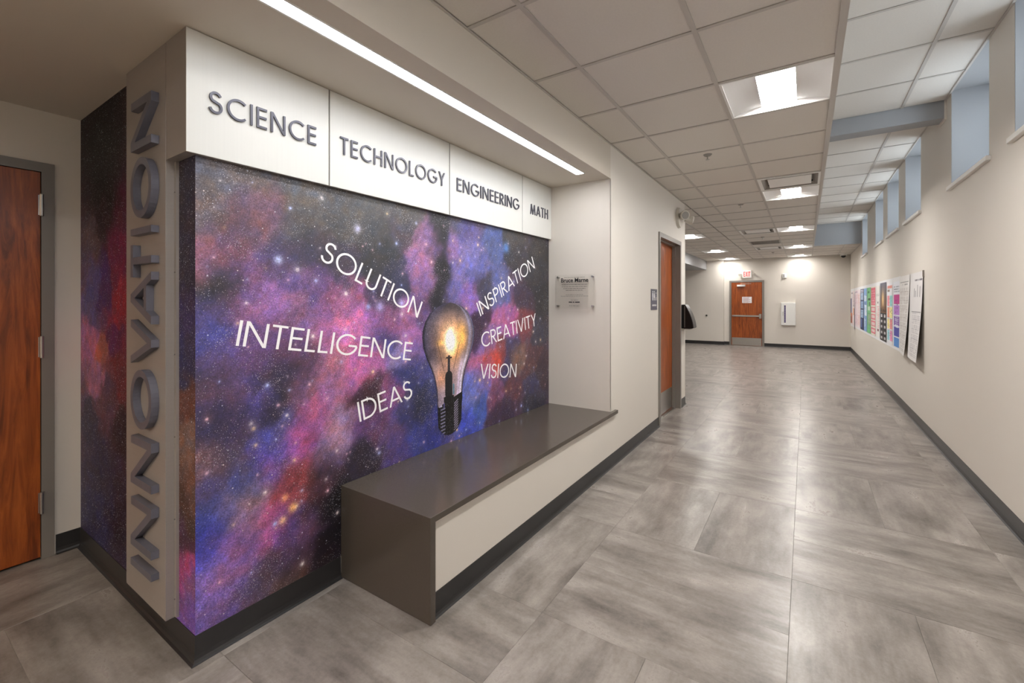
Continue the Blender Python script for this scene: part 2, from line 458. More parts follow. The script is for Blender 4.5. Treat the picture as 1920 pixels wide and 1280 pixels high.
# ------------------------------------------------------------------ suspended ceiling
ce = tag(obj('ceiling', boxes((XW, XE-.03, YB, YF, ZC+.30, ZC+.32), (XE+.02, XR, YB, 13.05, ZP+.12, ZP+.14)), M_dark), kind='structure')
TYS = .646; Y0 = 3.004
cols_main = [(XL, -1.09), (-1.09, -.465), (-.465, XE)]
cols_left = [(-6.0, -5.46), (-5.46, -4.84), (-4.84, -4.22), (-4.22, -3.60), (-3.60, -2.98), (-2.98, -2.36), (-2.36, -1.73), (-1.73, XL)]
TROFF = [(-.465, -15), (-.465, -10), (-.465, -5), (-.465, 0), (-.465, 5), (-.465, 10), (-.465, 15), (-.465, 19), (-2.36, 10), (-2.36, 15), (-2.36, 19)]
DIFF = [(-.465, 4), (-1.09, 10), (-1.09, 15)]
GRILLE = [(-1.09, 13)]
skip = set((round(x, 2), k) for x, k in TROFF+DIFF+GRILLE)
ct_cache = {}
def ceil_tile(x0, x1, y0, y1, z):
    g = .010; lx, ly = round(x1-x0-2*g, 3), round(y1-y0-2*g, 3)
    if lx < .04 or ly < .04: return
    if (lx, ly) not in ct_cache:
        me = bpy.data.meshes.new('ctile'); b = bx(-lx/2, lx/2, -ly/2, ly/2, 0, .018, bev=.003); b.to_mesh(me); b.free()
        me.materials.append(M_tile); ct_cache[(lx, ly)] = me
    o = bpy.data.objects.new('ceiling_tile', ct_cache[(lx, ly)]); COL.objects.link(o); o.parent = ce
    o.location = ((x0+x1)/2, (y0+y1)/2, z+.005)
for k in range(-15, 21):
    ya, yb = Y0+TYS*k, min(Y0+TYS*(k+1), YF)
    for x0, x1 in cols_main+cols_left:
        if x1 <= XL+.001 and ya < YE-.4: continue
        if x1 <= XL+.001: y_a = max(ya, YE)
        else: y_a = ya
        if (round(x0, 2), k) in skip: continue
        if x1 < -2.7 and y_a > 12.2: continue
        ceil_tile(x0, x1, y_a, yb, ZC)
for k in range(-12, 17):                                   # raised strip
    ya, yb = 3.685+.655*k-.655*1, 3.685+.655*k
    yb = min(yb, 13.09)
    if ya < 5.66 < yb: pass
    for x0, x1 in ((XE+.012, .775), (.775, XR)): ceil_tile(x0, x1, ya, yb, ZP)
for k in range(15, 21):
    ya, yb = max(13.14, Y0+TYS*k), min(Y0+TYS*(k+1), YF)
    for x0, x1 in ((XE, .775), (.775, XR)): ceil_tile(x0, x1, ya, yb, ZC)
def rail(x0, x1, y0, y1, z, parent=ce, wdt=.024):
    if x1-x0 > y1-y0: b = boxes((x0, x1, (y0+y1)/2-wdt/2, (y0+y1)/2+wdt/2, z, z+.004), (x0, x1, (y0+y1)/2-.002, (y0+y1)/2+.002, z+.004, z+.035))
    else: b = boxes(((x0+x1)/2-wdt/2, (x0+x1)/2+wdt/2, y0, y1, z, z+.004), ((x0+x1)/2-.002, (x0+x1)/2+.002, y0, y1, z+.004, z+.035))
    obj('grid_rail', b, M_grid, parent)
for x in (-1.09, -.465): rail(x, x, YB, YF, ZC)
for x in (-1.73, -2.36): rail(x, x, YE, YF, ZC)
for x in (-2.98, -3.60, -4.22, -4.84, -5.46): rail(x, x, YE, 12.3, ZC)
for k in range(-15, 21):
    y = Y0+TYS*k
    rail(XL if y < YE else -2.775 if y > 12.3 else XW, XE-.02, y, y, ZC+.0003, wdt=.022)
for k in range(-12, 16):
    y = 3.685+.655*(k-1)
    if 5.60 < y < 5.9: continue
    rail(XE+.012, XR, y, y, ZP+.0003, wdt=.022)
rail(.775, .775, YB, 5.65, ZP); rail(.775, .775, 5.84, 13.09, ZP); rail(.775, .775, 13.14, YF, ZC)
for k in range(16, 21): rail(XE, XR, Y0+TYS*k, Y0+TYS*k, ZC+.0003, wdt=.022)
rail(XE, XE, 13.14, YF, ZC)
obj('wall_angle', boxes((XL, XL+.012, YB, YE, ZC-.003, ZC+.001), (XW, XL, YE, YE+.012, ZC-.003, ZC+.001), (-2.246, XE, YF-.014, YF, ZC-.003, ZC+.001),
    (XR-.014, XR, YB, 5.63, ZP-.003, ZP+.001), (XR-.014, XR, 5.86, 13.09, ZP-.003, ZP+.001), (XR-.014, XR, 13.14, YF, ZC-.003, ZC+.001)), M_grid, ce)

# troffers
def troffer(lx, ly, M_lens=M_lens):
    t = thing('ceiling_light', '', 'light', (0, 0, ZC), 'square recessed lights in the grid ceiling')
    hx, hy = lx/2-.012, ly/2-.012
    obj('frame', boxes((-hx, -hx+.014, -hy, hy, ZC-.002, ZC+.05), (hx-.014, hx, -hy, hy, ZC-.002, ZC+.05),
                       (-hx+.014, hx-.014, -hy, -hy+.014, ZC-.002, ZC+.05), (-hx+.014, hx-.014, hy-.014, hy, ZC-.002, ZC+.05)), M_reflector, t)
    T = t
    def curved(sgn):
        bm = BM(); rows = []
        for i in range(9):
            u = i/8; x = sgn*((hx-.014)*(1-u)+.105*u); z = ZC+.004+.034*math.sin(u*PI/2)
            rows.append((bm.verts.new((x, -hy+.014, z)), bm.verts.new((x, hy-.014, z)), bm.verts.new((x, -hy+.014, ZC+.1)), bm.verts.new((x, hy-.014, ZC+.1))))
        for i in range(8):
            a, b = rows[i], rows[i+1]
            bm.faces.new((a[0], b[0], b[1], a[1])); bm.faces.new((a[2], a[3], b[3], b[2]))
            bm.faces.new((a[0], a[2], b[2], b[0])); bm.faces.new((a[1], b[1], b[3], a[3]))
        bmesh.ops.recalc_face_normals(bm, faces=bm.faces); return bm
    for s in (-1, 1): obj('reflector', curved(s), M_lampwing, T, smooth=False)
    bm = BM()      # lens: shallow bowed strip down the middle
    n = 8; A = []
    for i in range(n+1):
        x = -.103+.206*i/n; z = ZC+.070-.006*math.cos((i/n-.5)*PI)
        A.append((bm.verts.new((x, -hy+.014, z)), bm.verts.new((x, hy-.014, z)), bm.verts.new((x, -hy+.014, z+.01)), bm.verts.new((x, hy-.014, z+.01))))
    for i in range(n):
        a, b = A[i], A[i+1]
        bm.faces.new((a[0], b[0], b[1], a[1])); bm.faces.new((a[2], a[3], b[3], b[2]))
    bmesh.ops.recalc_face_normals(bm, faces=bm.faces)
    obj('lens', bm, M_lens, T)
    for s in (-1, 1): obj('lamp_cheek', bx(s*.1035, s*.106, -hy+.018, hy-.018, ZC+.033, ZC+.085), M_lampwing, T)
    for yy in (-hy+.014, hy-.018): obj('end_plate', bx(-hx+.014, hx-.014, yy, yy+.004, ZC+.004, ZC+.10), M_lampwing, T)
    obj('housing', boxes((-hx, hx, -hy, hy, ZC+.105, ZC+.115)), M_reflector, T)
    return t
TL = ['square ceiling light farthest behind the viewer, out of the picture', 'square ceiling light well behind the viewer, out of the picture', 'square ceiling light just behind the viewer, out of the picture', 'largest square ceiling light, nearest of the corridor row',
      'square ceiling light beyond the air diffuser, second of the corridor row', 'third square ceiling light of the corridor row',
      'fourth square ceiling light of the corridor row, beside the grey ceiling step', 'last square ceiling light of the corridor row, against the far wall',
      'nearest square ceiling light of the left hall row, cut off by the wall corner', 'middle square ceiling light of the left hall row',
      'last square ceiling light of the left hall row, near the far wall']
tr = trf = None
for (x, k), lb in zip(TROFF, TL):
    lx = .62; c = (x+.31, Y0+TYS*(k+.5), ZC)
    if k >= 19:
        if trf is None: trf = troffer(.62, TYS, M_lens_far); trf.location = c; trf['label'] = lb
        else: dup(trf, c, lb)
    elif tr is None: tr = troffer(.62, TYS); tr.location = c; tr['label'] = lb
    else: dup(tr, c, lb)

t = thing('ceiling_light', 'added warm fill light in the low plaster ceiling behind the viewer, out of the picture', 'light', (-2.6, -3.5, ZS))  # unseen fill lamp, added to brighten the dim left area
obj('frame', boxes((-2.9, -2.88, -3.8, -3.2, ZS-.012, ZS-.0005), (-2.32, -2.3, -3.8, -3.2, ZS-.012, ZS-.0005), (-2.88, -2.32, -3.8, -3.78, ZS-.012, ZS-.0005), (-2.88, -2.32, -3.22, -3.2, ZS-.012, ZS-.0005)), M_reflector, t)
obj('lens', bx(-2.88, -2.32, -3.78, -3.22, ZS-.008, ZS-.001), M_fill_warm, t)

# supply diffusers
def diffuser():
    t = thing('air_diffuser', '', 'air vent', (0, 0, ZC), 'square air diffusers in the grid ceiling')
    h = .30
    obj('flange', boxes((-h, -h+.035, -h, h, ZC-.003, ZC+.004), (h-.035, h, -h, h, ZC-.003, ZC+.004), (-h+.035, h-.035, -h, -h+.035, ZC-.003, ZC+.004), (-h+.035, h-.035, h-.035, h, ZC-.003, ZC+.004)), M_reflector, t)
    bm = BM(); a, b = h-.035, h-.085
    lo = [bm.verts.new((sx*a, sy*a, ZC)) for sx, sy in ((-1, -1), (1, -1), (1, 1), (-1, 1))]
    hi = [bm.verts.new((sx*b, sy*b, ZC+.042)) for sx, sy in ((-1, -1), (1, -1), (1, 1), (-1, 1))]
    for i in range(4): bm.faces.new((lo[i], lo[(i+1) % 4], hi[(i+1) % 4], hi[i]))
    bm.faces.new(hi); bmesh.ops.recalc_face_normals(bm, faces=bm.faces)
    obj('cone', bm, M_metalgrey, t)
    for yy in (-.222, .205): obj('slot', bx(-.222, .222, yy, yy+.017, ZC+.030, ZC+.041), M_dark, t)
    obj('face_plate', bx(-.205, .205, -.205, .205, ZC+.001, ZC+.010, bev=.003), M_reflector, t)
    return t
df = None
for (x, k), lb in zip(DIFF, ['square air diffuser in front of the second ceiling light', 'square air diffuser left of the third ceiling light', 'far square air diffuser left of the fourth ceiling light']):
    c = (x+.3125, Y0+TYS*(k+.5), ZC)
    if df is None: df = diffuser(); df.location = c; df['label'] = lb
    else: dup(df, c, lb)
for x, k in GRILLE:
    c = (x+.3125, Y0+TYS*(k+.5), ZC); t = thing('return_grille', 'grey slotted return air grille between the two far diffusers', 'air vent', c)
    obj('frame', boxes((c[0]-.3, c[0]-.275, c[1]-.3, c[1]+.3, ZC-.002, ZC+.01), (c[0]+.275, c[0]+.3, c[1]-.3, c[1]+.3, ZC-.002, ZC+.01),
        (c[0]-.275, c[0]+.275, c[1]-.3, c[1]-.275, ZC-.002, ZC+.01), (c[0]-.275, c[0]+.275, c[1]+.275, c[1]+.3, ZC-.002, ZC+.01)), M_metalgrey, t)
    bm = BM()
    for i in range(22): box(bm, c[0]-.275, c[0]+.275, c[1]-.27+i*.025, c[1]-.262+i*.025, ZC, ZC+.01)
    tag(obj('louvres', bm, M_metalgrey, t), kind='stuff')
    obj('backing', bx(c[0]-.28, c[0]+.28, c[1]-.28, c[1]+.28, ZC+.012, ZC+.02), M_dark, t)
# sprinklers
sp = None
for y, lb in ((4.41, 'nearest fire sprinkler hanging from the grid ceiling'), (6.92, 'second fire sprinkler, left of the second ceiling light'),
              (10.7, 'third fire sprinkler, beyond the middle air diffuser'), (14.2, 'farthest fire sprinkler, near the far wall')):
    if sp is None:
        sp = thing('sprinkler', lb, 'sprinkler', (-.755, y, ZC), 'fire sprinklers in the ceiling')
        obj('escutcheon', cyl(BM(), (-.755, y, ZC+.006), (-.755, y, ZC-.008), .040, .028, 24), M_metalgrey, sp)
        obj('stem', cyl(BM(), (-.755, y, ZC-.006), (-.755, y, ZC-.042), .007, .005, 12), M_steel, sp)
        obj('deflector', cyl(BM(), (-.755, y, ZC-.042), (-.755, y, ZC-.045), .017, .017, 16), M_steel, sp)
    else: dup(sp, (-.755, y, ZC), lb)

# ------------------------------------------------------------------ soffit strip light
t = thing('strip_light', 'long slim recessed strip light glowing in the soffit above the lettered sign', 'light', ((LX0+LX1)/2, (LY0+LY1)/2, ZS))
obj('trim_frame', boxes((LX0-.008, LX0+.002, LY0-.008, LY1+.008, ZS-.002, ZS+.03), (LX1-.002, LX1+.008, LY0-.008, LY1+.008, ZS-.002, ZS+.03),
    (LX0+.002, LX1-.002, LY0-.008, LY0+.002, ZS-.002, ZS+.03), (LX0+.002, LX1-.002, LY1-.002, LY1+.008, ZS-.002, ZS+.03)), M_white, t)
obj('lens', bx(LX0+.002, LX1-.002, LY0+.002, LY1-.002, ZS+.004, ZS+.012), M_strip, t)

# ------------------------------------------------------------------ cove base
PROF = [(0, 0), (0, .107), (.0035, .107), (.0045, .03), (.007, .014), (.012, .005), (.021, .0015), (.021, 0)]
def rprof(s): return [(s*o, z) for o, z in PROF]
tag(obj('baseboard_mural', sweep([(XM, 1.425), (XM, YM), (XD, YM), (XD, .665)], rprof(1)), M_base), kind='structure')
tag(obj('baseboard_left', sweep([(XL, 1.463), (XL, 5.148)], rprof(-1)), M_base), kind='structure')
tag(obj('baseboard_corner', sweep([(XL, 6.222), (XL, YE), (XW, YE)], rprof(-1)), M_base), kind='structure')
tag(obj('baseboard_right', sweep([(-1.09, YF), (XR, YF), (XR, YB)], rprof(-1)), M_base), kind='structure')
tag(obj('baseboard_far_left', sweep([(XW, YF-.11), (-2.246, YF-.11), (-2.246, YF), (-2.09, YF)], rprof(-1)), M_base), kind='structure')
tag(obj('baseboard_near', sweep([(XD, -.42), (XD, YB)], rprof(1)), M_base), kind='structure')
# corner guards
obj('corner_guard', boxes((XL-.048, XL+.002, YR-.002, YR+.001, .476, ZS), (XL-.001, XL+.002, YR-.002, YR+.03, .50, ZS)), M_wall, wl)
obj('corner_guard', boxes((XL-.03, XL+.002, YE-.001, YE+.002, .107, ZC), (XL-.001, XL+.002, YE-.035, YE+.002, .107, ZC)), M_wall, wl)
obj('corner_guard', boxes((-2.28, -2.244, YF-.112, YF-.109, .107, ZC), (-2.247, -2.244, YF-.112, YF-.07, .107, ZC)), M_wall, wf)

# ------------------------------------------------------------------ printed galaxy mural (colour stored per vertex of a fine grid)
def lattice(seed, u, v):
    n = (u.astype(np.int64)*374761393+v.astype(np.int64)*668265263+seed*1442695041) & 0xFFFFFFFF
    n = ((n ^ (n >> 13))*1274126177) & 0xFFFFFFFF
    return ((n ^ (n >> 16)) & 0xFFFF)/65535.0
def vnoise(u, v, seed):
    iu, iv = np.floor(u), np.floor(v); fu, fv = u-iu, v-iv
    fu = fu*fu*(3-2*fu); fv = fv*fv*(3-2*fv)
    a = lattice(seed, iu, iv); b = lattice(seed, iu+1, iv); c = lattice(seed, iu, iv+1); d = lattice(seed, iu+1, iv+1)
    return (a*(1-fu)+b*fu)*(1-fv)+(c*(1-fu)+d*fu)*fv
def fbm(u, v, seed, octs=5, gain=.55):
    s = 0; amp = 1; tot = 0
    for o in range(octs):
        s = s+amp*vnoise(u*2**o+o*17.3, v*2**o+o*9.1, seed+o); tot += amp; amp *= gain
    return s/tot
def lin_a(c):
    c = np.clip(c, 0, 1); return np.where(c <= .04045, c/12.92, ((c+.055)/1.055)**2.4)
def galaxy(A, B, pts, seed, rad=.085, warp=.075, sat=.82, bright=1.05):
    """A,B metric coordinates -> sRGB 0..1"""
    pts = np.array(pts, float); pts[:, 2:5] *= np.array([1.0, 1.0, 1.05])
    pk = (pts[:, 2] > 130) & (pts[:, 2] > pts[:, 4]) & (pts[:, 4] > .5*pts[:, 2]); pts[pk, 4] = np.maximum(pts[pk, 4], .84*pts[pk, 2])
    pts[:, 2:5] *= bright
    # streaks run up to the right: rotate noise space
    ca, sa = math.cos(math.radians(58)), math.sin(math.radians(58))
    s = A*ca+B*sa; t = -A*sa+B*ca
    wx = (fbm(A*5, B*5, seed)-.5)*2*warp+(fbm(s*8, t*22, seed+40)-.5)*.05
    wy = (fbm(A*5, B*5, seed+20)-.5)*2*warp+(fbm(s*8, t*22, seed+60)-.5)*.05
    a = (A+wx).ravel(); b = (B+wy).ravel()
    num = np.zeros((a.size, 3)); den = np.zeros(a.size)
    for p in pts:
        d2 = ((a-p[0])**2+(b-p[1])**2)
        w_ = np.exp(-d2/(2*rad*rad*.30))+2e-3/(1+(d2/(rad*rad))**1.6)
        num += w_[:, None]*(p[2:5]/255.0); den += w_
    c = (num/den[:, None]).reshape(A.shape+(3,))
    f1 = fbm(A*16, B*16, seed+80, 5, .6); f2 = fbm(s*10, t*40, seed+90, 5, .6); f3 = fbm(A*70, B*70, seed+95, 3, .7)
    k = .62+.45*f1+.38*f2+.35*f3
    c = c*(k/k.mean())[..., None]
    tint = (fbm(A*22, B*22, seed+120, 4)-.5)
    c[..., 0] *= 1+.35*tint; c[..., 2] *= 1-.45*tint
    gm = c.mean(-1, keepdims=True)
    return gm+(c-gm)*sat
def paint_grid(name, na, nb, fn, colfn, a0, a1, b0, b1, mat_, parent=None, mask=None, label=None):
    ga = np.linspace(a0, a1, na); gb = np.linspace(b0, b1, nb)
    A, B = np.meshgrid(ga, gb, indexing='ij')
    C = colfn(A, B)
    P = fn(A, B).reshape(-1, 3)
    idx = np.arange(na*nb).reshape(na, nb)
    F = np.stack([idx[:-1, :-1], idx[1:, :-1], idx[1:, 1:], idx[:-1, 1:]], -1).reshape(-1, 4)
    if mask is not None:
        mk = mask(A, B); ok = (mk[:-1, :-1] & mk[1:, :-1] & mk[1:, 1:] & mk[:-1, 1:]).ravel(); F = F[ok]
        used = np.unique(F); remap = -np.ones(na*nb, int); remap[used] = np.arange(used.size)
        P = P[used]; F = remap[F]; C = C.reshape(-1, 3)[used]
    C = C.reshape(-1, 3)
    if parent is not None: P = P-np.array(wloc(parent))
    me = bpy.data.meshes.new(name)
    me.vertices.add(len(P)); me.vertices.foreach_set('co', P.astype(np.float32).ravel())
    me.loops.add(F.size); me.loops.foreach_set('vertex_index', F.ravel().astype(np.int32))
    me.polygons.add(len(F)); me.polygons.foreach_set('loop_start', np.arange(0, F.size, 4, dtype=np.int32))
    me.polygons.foreach_set('loop_total', np.full(len(F), 4, dtype=np.int32))
    me.update(calc_edges=True)
    at = me.color_attributes.new('Col', 'FLOAT_COLOR', 'POINT')
    out = np.ones((len(P), 4), np.float32); out[:, :3] = lin_a(C); at.data.foreach_set('color', out.ravel())
    me.materials.append(mat_)
    o = bpy.data.objects.new(name, me); COL.objects.link(o)
    if parent: o.parent = parent
    if label: o['label'] = label
    return o
def print_mat(name, rough, stars=0.0, spec=.5):
    m = bpy.data.materials.new(name); m.use_nodes = True; nt = m.node_tree; b = nt.nodes['Principled BSDF']
    a = nt.nodes.new('ShaderNodeVertexColor'); a.layer_name = 'Col'
    src = a.outputs['Color']
    if stars:
        t = nt.nodes.new('ShaderNodeTexCoord')
        dn = nt.nodes.new('ShaderNodeTexNoise'); dn.inputs['Scale'].default_value = 5.0; dn.inputs['Detail'].default_value = 3
        nt.links.new(t.outputs['Object'], dn.inputs['Vector'])
        gn = nt.nodes.new('ShaderNodeTexNoise'); gn.inputs['Scale'].default_value = 160; gn.inputs['Detail'].default_value = 2
        nt.links.new(t.outputs['Object'], gn.inputs['Vector'])
        gm = nt.nodes.new('ShaderNodeMapRange'); gm.inputs[1].default_value = .3; gm.inputs[2].default_value = .7
        gm.inputs[3].default_value = .62; gm.inputs[4].default_value = 1.38
        nt.links.new(gn.outputs['Fac'], gm.inputs[0])
        gx = nt.nodes.new('ShaderNodeVectorMath'); gx.operation = 'SCALE'
        nt.links.new(src, gx.inputs[0]); nt.links.new(gm.outputs[0], gx.inputs['Scale']); src = gx.outputs[0]
        for scale, rad, thr, amt in ((40, .155, .46, .95), (80, .20, .32, .9), (150, .27, .24, .65)):
            v = nt.nodes.new('ShaderNodeTexVoronoi'); v.inputs['Scale'].default_value = scale
            nt.links.new(t.outputs['Object'], v.inputs['Vector'])
            mr = nt.nodes.new('ShaderNodeMapRange'); mr.inputs[1].default_value = rad; mr.inputs[2].default_value = rad*.35
            mr.inputs[3].default_value = 0; mr.inputs[4].default_value = 1
            nt.links.new(v.outputs['Distance'], mr.inputs[0])
            sp_ = nt.nodes.new('ShaderNodeSeparateColor'); nt.links.new(v.outputs['Color'], sp_.inputs[0])
            ad = nt.nodes.new('ShaderNodeMath'); ad.operation = 'MULTIPLY_ADD'; ad.inputs[1].default_value = 1.3; ad.inputs[2].default_value = -.65
            nt.links.new(dn.outputs['Fac'], ad.inputs[0])
            sm = nt.nodes.new('ShaderNodeMath'); sm.operation = 'ADD'
            nt.links.new(sp_.outputs[0], sm.inputs[0]); nt.links.new(ad.outputs[0], sm.inputs[1])
            gt = nt.nodes.new('ShaderNodeMath'); gt.operation = 'GREATER_THAN'; gt.inputs[1].default_value = thr
            nt.links.new(sm.outputs[0], gt.inputs[0])
            mu = nt.nodes.new('ShaderNodeMath'); mu.operation = 'MULTIPLY'; nt.links.new(mr.outputs[0], mu.inputs[0]); nt.links.new(gt.outputs[0], mu.inputs[1])
            mu2 = nt.nodes.new('ShaderNodeMath'); mu2.operation = 'MULTIPLY'; mu2.inputs[1].default_value = amt*stars; nt.links.new(mu.outputs[0], mu2.inputs[0])
            hue = nt.nodes.new('ShaderNodeMix'); hue.data_type = 'RGBA'; hue.inputs[6].default_value = (.95, .80, .75, 1); hue.inputs[7].default_value = (.75, .82, 1, 1)
            nt.links.new(sp_.outputs[1], hue.inputs[0])
            mx = nt.nodes.new('ShaderNodeMix'); mx.data_type = 'RGBA'
            nt.links.new(mu2.outputs[0], mx.inputs[0]); nt.links.new(src, mx.inputs[6]); nt.links.new(hue.outputs[2], mx.inputs[7])
            src = mx.outputs[2]
    nt.links.new(src, b.inputs['Base Color'])
    b.inputs['Roughness'].default_value = rough; b.inputs['Specular IOR Level'].default_value = spec
    return m
M_mural = print_mat('galaxy_print', .48, 1.0, .6)
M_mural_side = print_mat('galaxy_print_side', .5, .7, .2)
M_bulb = print_mat('bulb_print', .42, .55)
M_print = print_mat('poster_print', .6, 0, .3)

FRONT=[(0.804,1.783,96,82,84),(0.979,1.812,112,74,88),(1.06,1.825,124,78,94),(0.833,1.908,88,80,82),(1.001,1.933,84,76,76),(1.252,1.935,82,77,74),(1.564,1.923,78,74,70),(1.873,1.928,72,68,66),(2.365,1.948,70,66,84),(3.037,1.955,64,61,60),(0.935,1.737,92,62,78),(1.198,1.798,74,69,70),(1.431,1.887,74,70,68),(1.635,1.831,64,62,62),(1.873,1.831,62,50,64),(2.053,1.803,125,82,125),(2.192,1.765,20,18,26),(2.192,1.588,18,17,26),(2.182,1.447,22,22,34),(2.029,1.648,165,98,150),(2.423,1.9,80,70,135),(2.776,1.841,70,84,138),(2.077,1.532,128,82,132),(2.111,1.775,135,88,138),(2.288,1.774,125,92,152),(2.321,1.502,92,82,142),(2.053,1.361,96,62,112),(2.182,1.87,24,22,30),(2.187,1.659,16,15,22),(2.608,1.686,85,85,150),(3.037,1.845,46,43,48),(3.38,1.641,50,48,52),(3.245,1.452,62,46,64),(0.804,1.616,140,85,105),(0.893,1.642,120,70,95),(0.833,1.527,38,36,42),(0.893,1.496,36,34,40),(0.979,1.534,115,72,125),(1.096,1.588,82,62,105),(1.198,1.645,60,52,78),(1.198,1.493,112,76,135),(1.309,1.495,92,60,108),(1.431,1.609,60,50,68),(1.635,1.623,44,44,50),(1.789,1.57,44,46,74),(1.96,1.677,150,95,150),(0.833,1.418,70,60,115),(0.935,1.441,125,78,135),(1.048,1.441,150,90,148),(1.198,1.366,125,82,135),(1.369,1.416,160,84,138),(1.496,1.33,205,98,135),(1.463,1.443,155,78,115),(1.71,1.444,60,46,78),(1.71,1.322,140,72,125),(1.873,1.316,160,88,138),(0.795,1.269,60,62,140),(0.873,1.175,82,62,115),(1.001,1.23,98,62,115),(1.096,1.125,70,46,84),(1.198,1.188,104,62,105),(1.309,1.23,160,82,125),(1.431,1.277,215,104,135),(1.635,1.265,160,88,145),(1.691,1.232,44,48,115),(1.789,1.163,140,118,172),(1.916,0.989,38,44,105),(0.795,1.098,60,46,72),(0.873,1.042,88,58,90),(1.001,1.019,70,56,120),(1.096,1.051,30,25,38),(1.198,1.086,50,36,62),(1.048,0.916,40,32,58),(1.198,1.036,135,82,115),(1.369,1.063,160,92,115),(1.529,1.041,200,92,112),(1.599,1.12,180,84,115),(1.431,0.999,148,84,105),(1.599,0.944,58,26,42),(1.749,0.888,124,62,115),(1.873,0.77,48,50,105),(2.006,0.776,34,36,64),(0.833,0.918,50,40,72),(0.935,0.917,60,46,88),(1.071,0.766,58,60,150),(1.121,0.826,82,78,148),(1.252,0.819,135,62,84),(1.198,0.756,180,72,115),(1.309,0.859,170,82,92),(1.431,0.777,160,116,150),(1.369,0.656,125,94,128),(1.599,0.738,94,52,96),(1.789,0.599,84,58,108),(1.564,0.572,38,28,46),(0.795,0.799,115,78,82),(0.873,0.732,75,56,72),(0.814,0.664,70,62,118),(0.935,0.621,58,66,128),(1.001,0.574,112,92,104),(1.096,0.686,92,66,138),(1.048,0.653,115,62,138),(1.146,0.546,138,50,60),(1.172,0.587,150,56,60),(1.309,0.541,80,40,50),(1.369,0.575,48,25,40),(1.399,0.428,12,8,16),(1.309,0.408,40,22,36),(0.833,0.527,48,60,140),(0.914,0.538,140,105,94),(0.979,0.489,170,116,115),(0.957,0.452,124,72,115),(1.048,0.414,170,72,115),(1.071,0.44,180,72,104),(1.146,0.397,70,52,118),(1.252,0.352,104,62,94),(1.369,0.25,18,11,20),(0.804,0.432,42,50,165),(0.873,0.422,115,72,150),(0.833,0.353,138,100,185),(0.935,0.325,126,78,138),(0.893,0.256,138,84,148),(0.853,0.212,115,90,172),(0.795,0.18,115,84,160),(1.001,0.223,80,60,78),(1.096,0.247,72,46,80),(1.198,0.223,72,42,62),(1.146,0.173,92,62,50),(1.309,0.17,34,18,30),(0.979,0.141,82,62,84),(0.893,0.144,94,62,118),(2.673,1.529,60,56,74),(2.811,1.533,84,90,145),(2.884,1.281,165,82,138),(2.608,1.251,60,30,62),(2.741,1.122,140,94,160),(3.037,1.231,165,72,115),(3.245,1.268,118,50,58),(3.474,1.163,54,50,62),(2.776,0.988,215,60,36),(2.884,1.027,128,46,50),(2.959,0.89,58,46,84),(3.037,1.056,60,50,84),(3.118,0.96,118,84,72),(3.38,0.885,84,50,56),(2.673,0.926,172,84,118),(2.608,0.816,118,96,165),(2.608,0.658,58,84,165),(2.483,0.567,56,70,175),(2.811,0.701,118,62,96),(3.037,0.749,94,50,60),(3.38,0.648,56,50,80),(2.884,0.561,60,40,62),(3.38,0.53,44,42,58),(2.513,0.753,94,105,185),(2.483,1.486,128,84,165),(2.365,1.596,105,94,165),(2.309,1.776,140,94,150),(2.483,1.754,105,98,165),(1.96,0.553,48,56,130),(1.83,0.524,60,46,108),(2.053,0.63,42,46,118),(1.916,1.25,165,94,165),(1.96,1.115,118,84,150),(2.006,0.977,58,60,130),(2.053,0.834,38,46,98),(3.522,0.771,60,40,50),(3.522,1.453,46,44,46),(3.474,1.839,44,42,44),(1.71,1.719,46,46,50),(1.309,1.708,58,50,66)]  # uppermost points greyed: strip-light sheen painted into the print colour
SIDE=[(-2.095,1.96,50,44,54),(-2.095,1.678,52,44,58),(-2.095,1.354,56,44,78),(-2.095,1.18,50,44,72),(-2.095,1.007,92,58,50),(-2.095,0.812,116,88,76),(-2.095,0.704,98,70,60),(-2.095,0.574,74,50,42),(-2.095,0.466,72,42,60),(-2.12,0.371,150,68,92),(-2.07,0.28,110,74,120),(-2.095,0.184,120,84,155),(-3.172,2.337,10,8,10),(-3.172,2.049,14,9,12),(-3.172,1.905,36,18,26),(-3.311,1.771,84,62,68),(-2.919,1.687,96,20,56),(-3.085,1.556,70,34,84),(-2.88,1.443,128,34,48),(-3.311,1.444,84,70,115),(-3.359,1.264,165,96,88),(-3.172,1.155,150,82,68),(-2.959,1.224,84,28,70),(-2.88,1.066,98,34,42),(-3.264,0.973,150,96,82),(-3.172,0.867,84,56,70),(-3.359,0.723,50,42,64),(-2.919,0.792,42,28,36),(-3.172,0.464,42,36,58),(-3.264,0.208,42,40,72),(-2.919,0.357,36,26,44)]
INNO=[('I', 0.273, 0.301), ('N', 0.362, 0.571), ('N', 0.634, 0.841), ('O', 0.884, 1.137), ('V', 1.161, 1.348), ('A', 1.337, 1.551), ('T', 1.535, 1.676), ('I', 1.719, 1.744), ('O', 1.787, 2.045), ('N', 2.086, 2.3)]


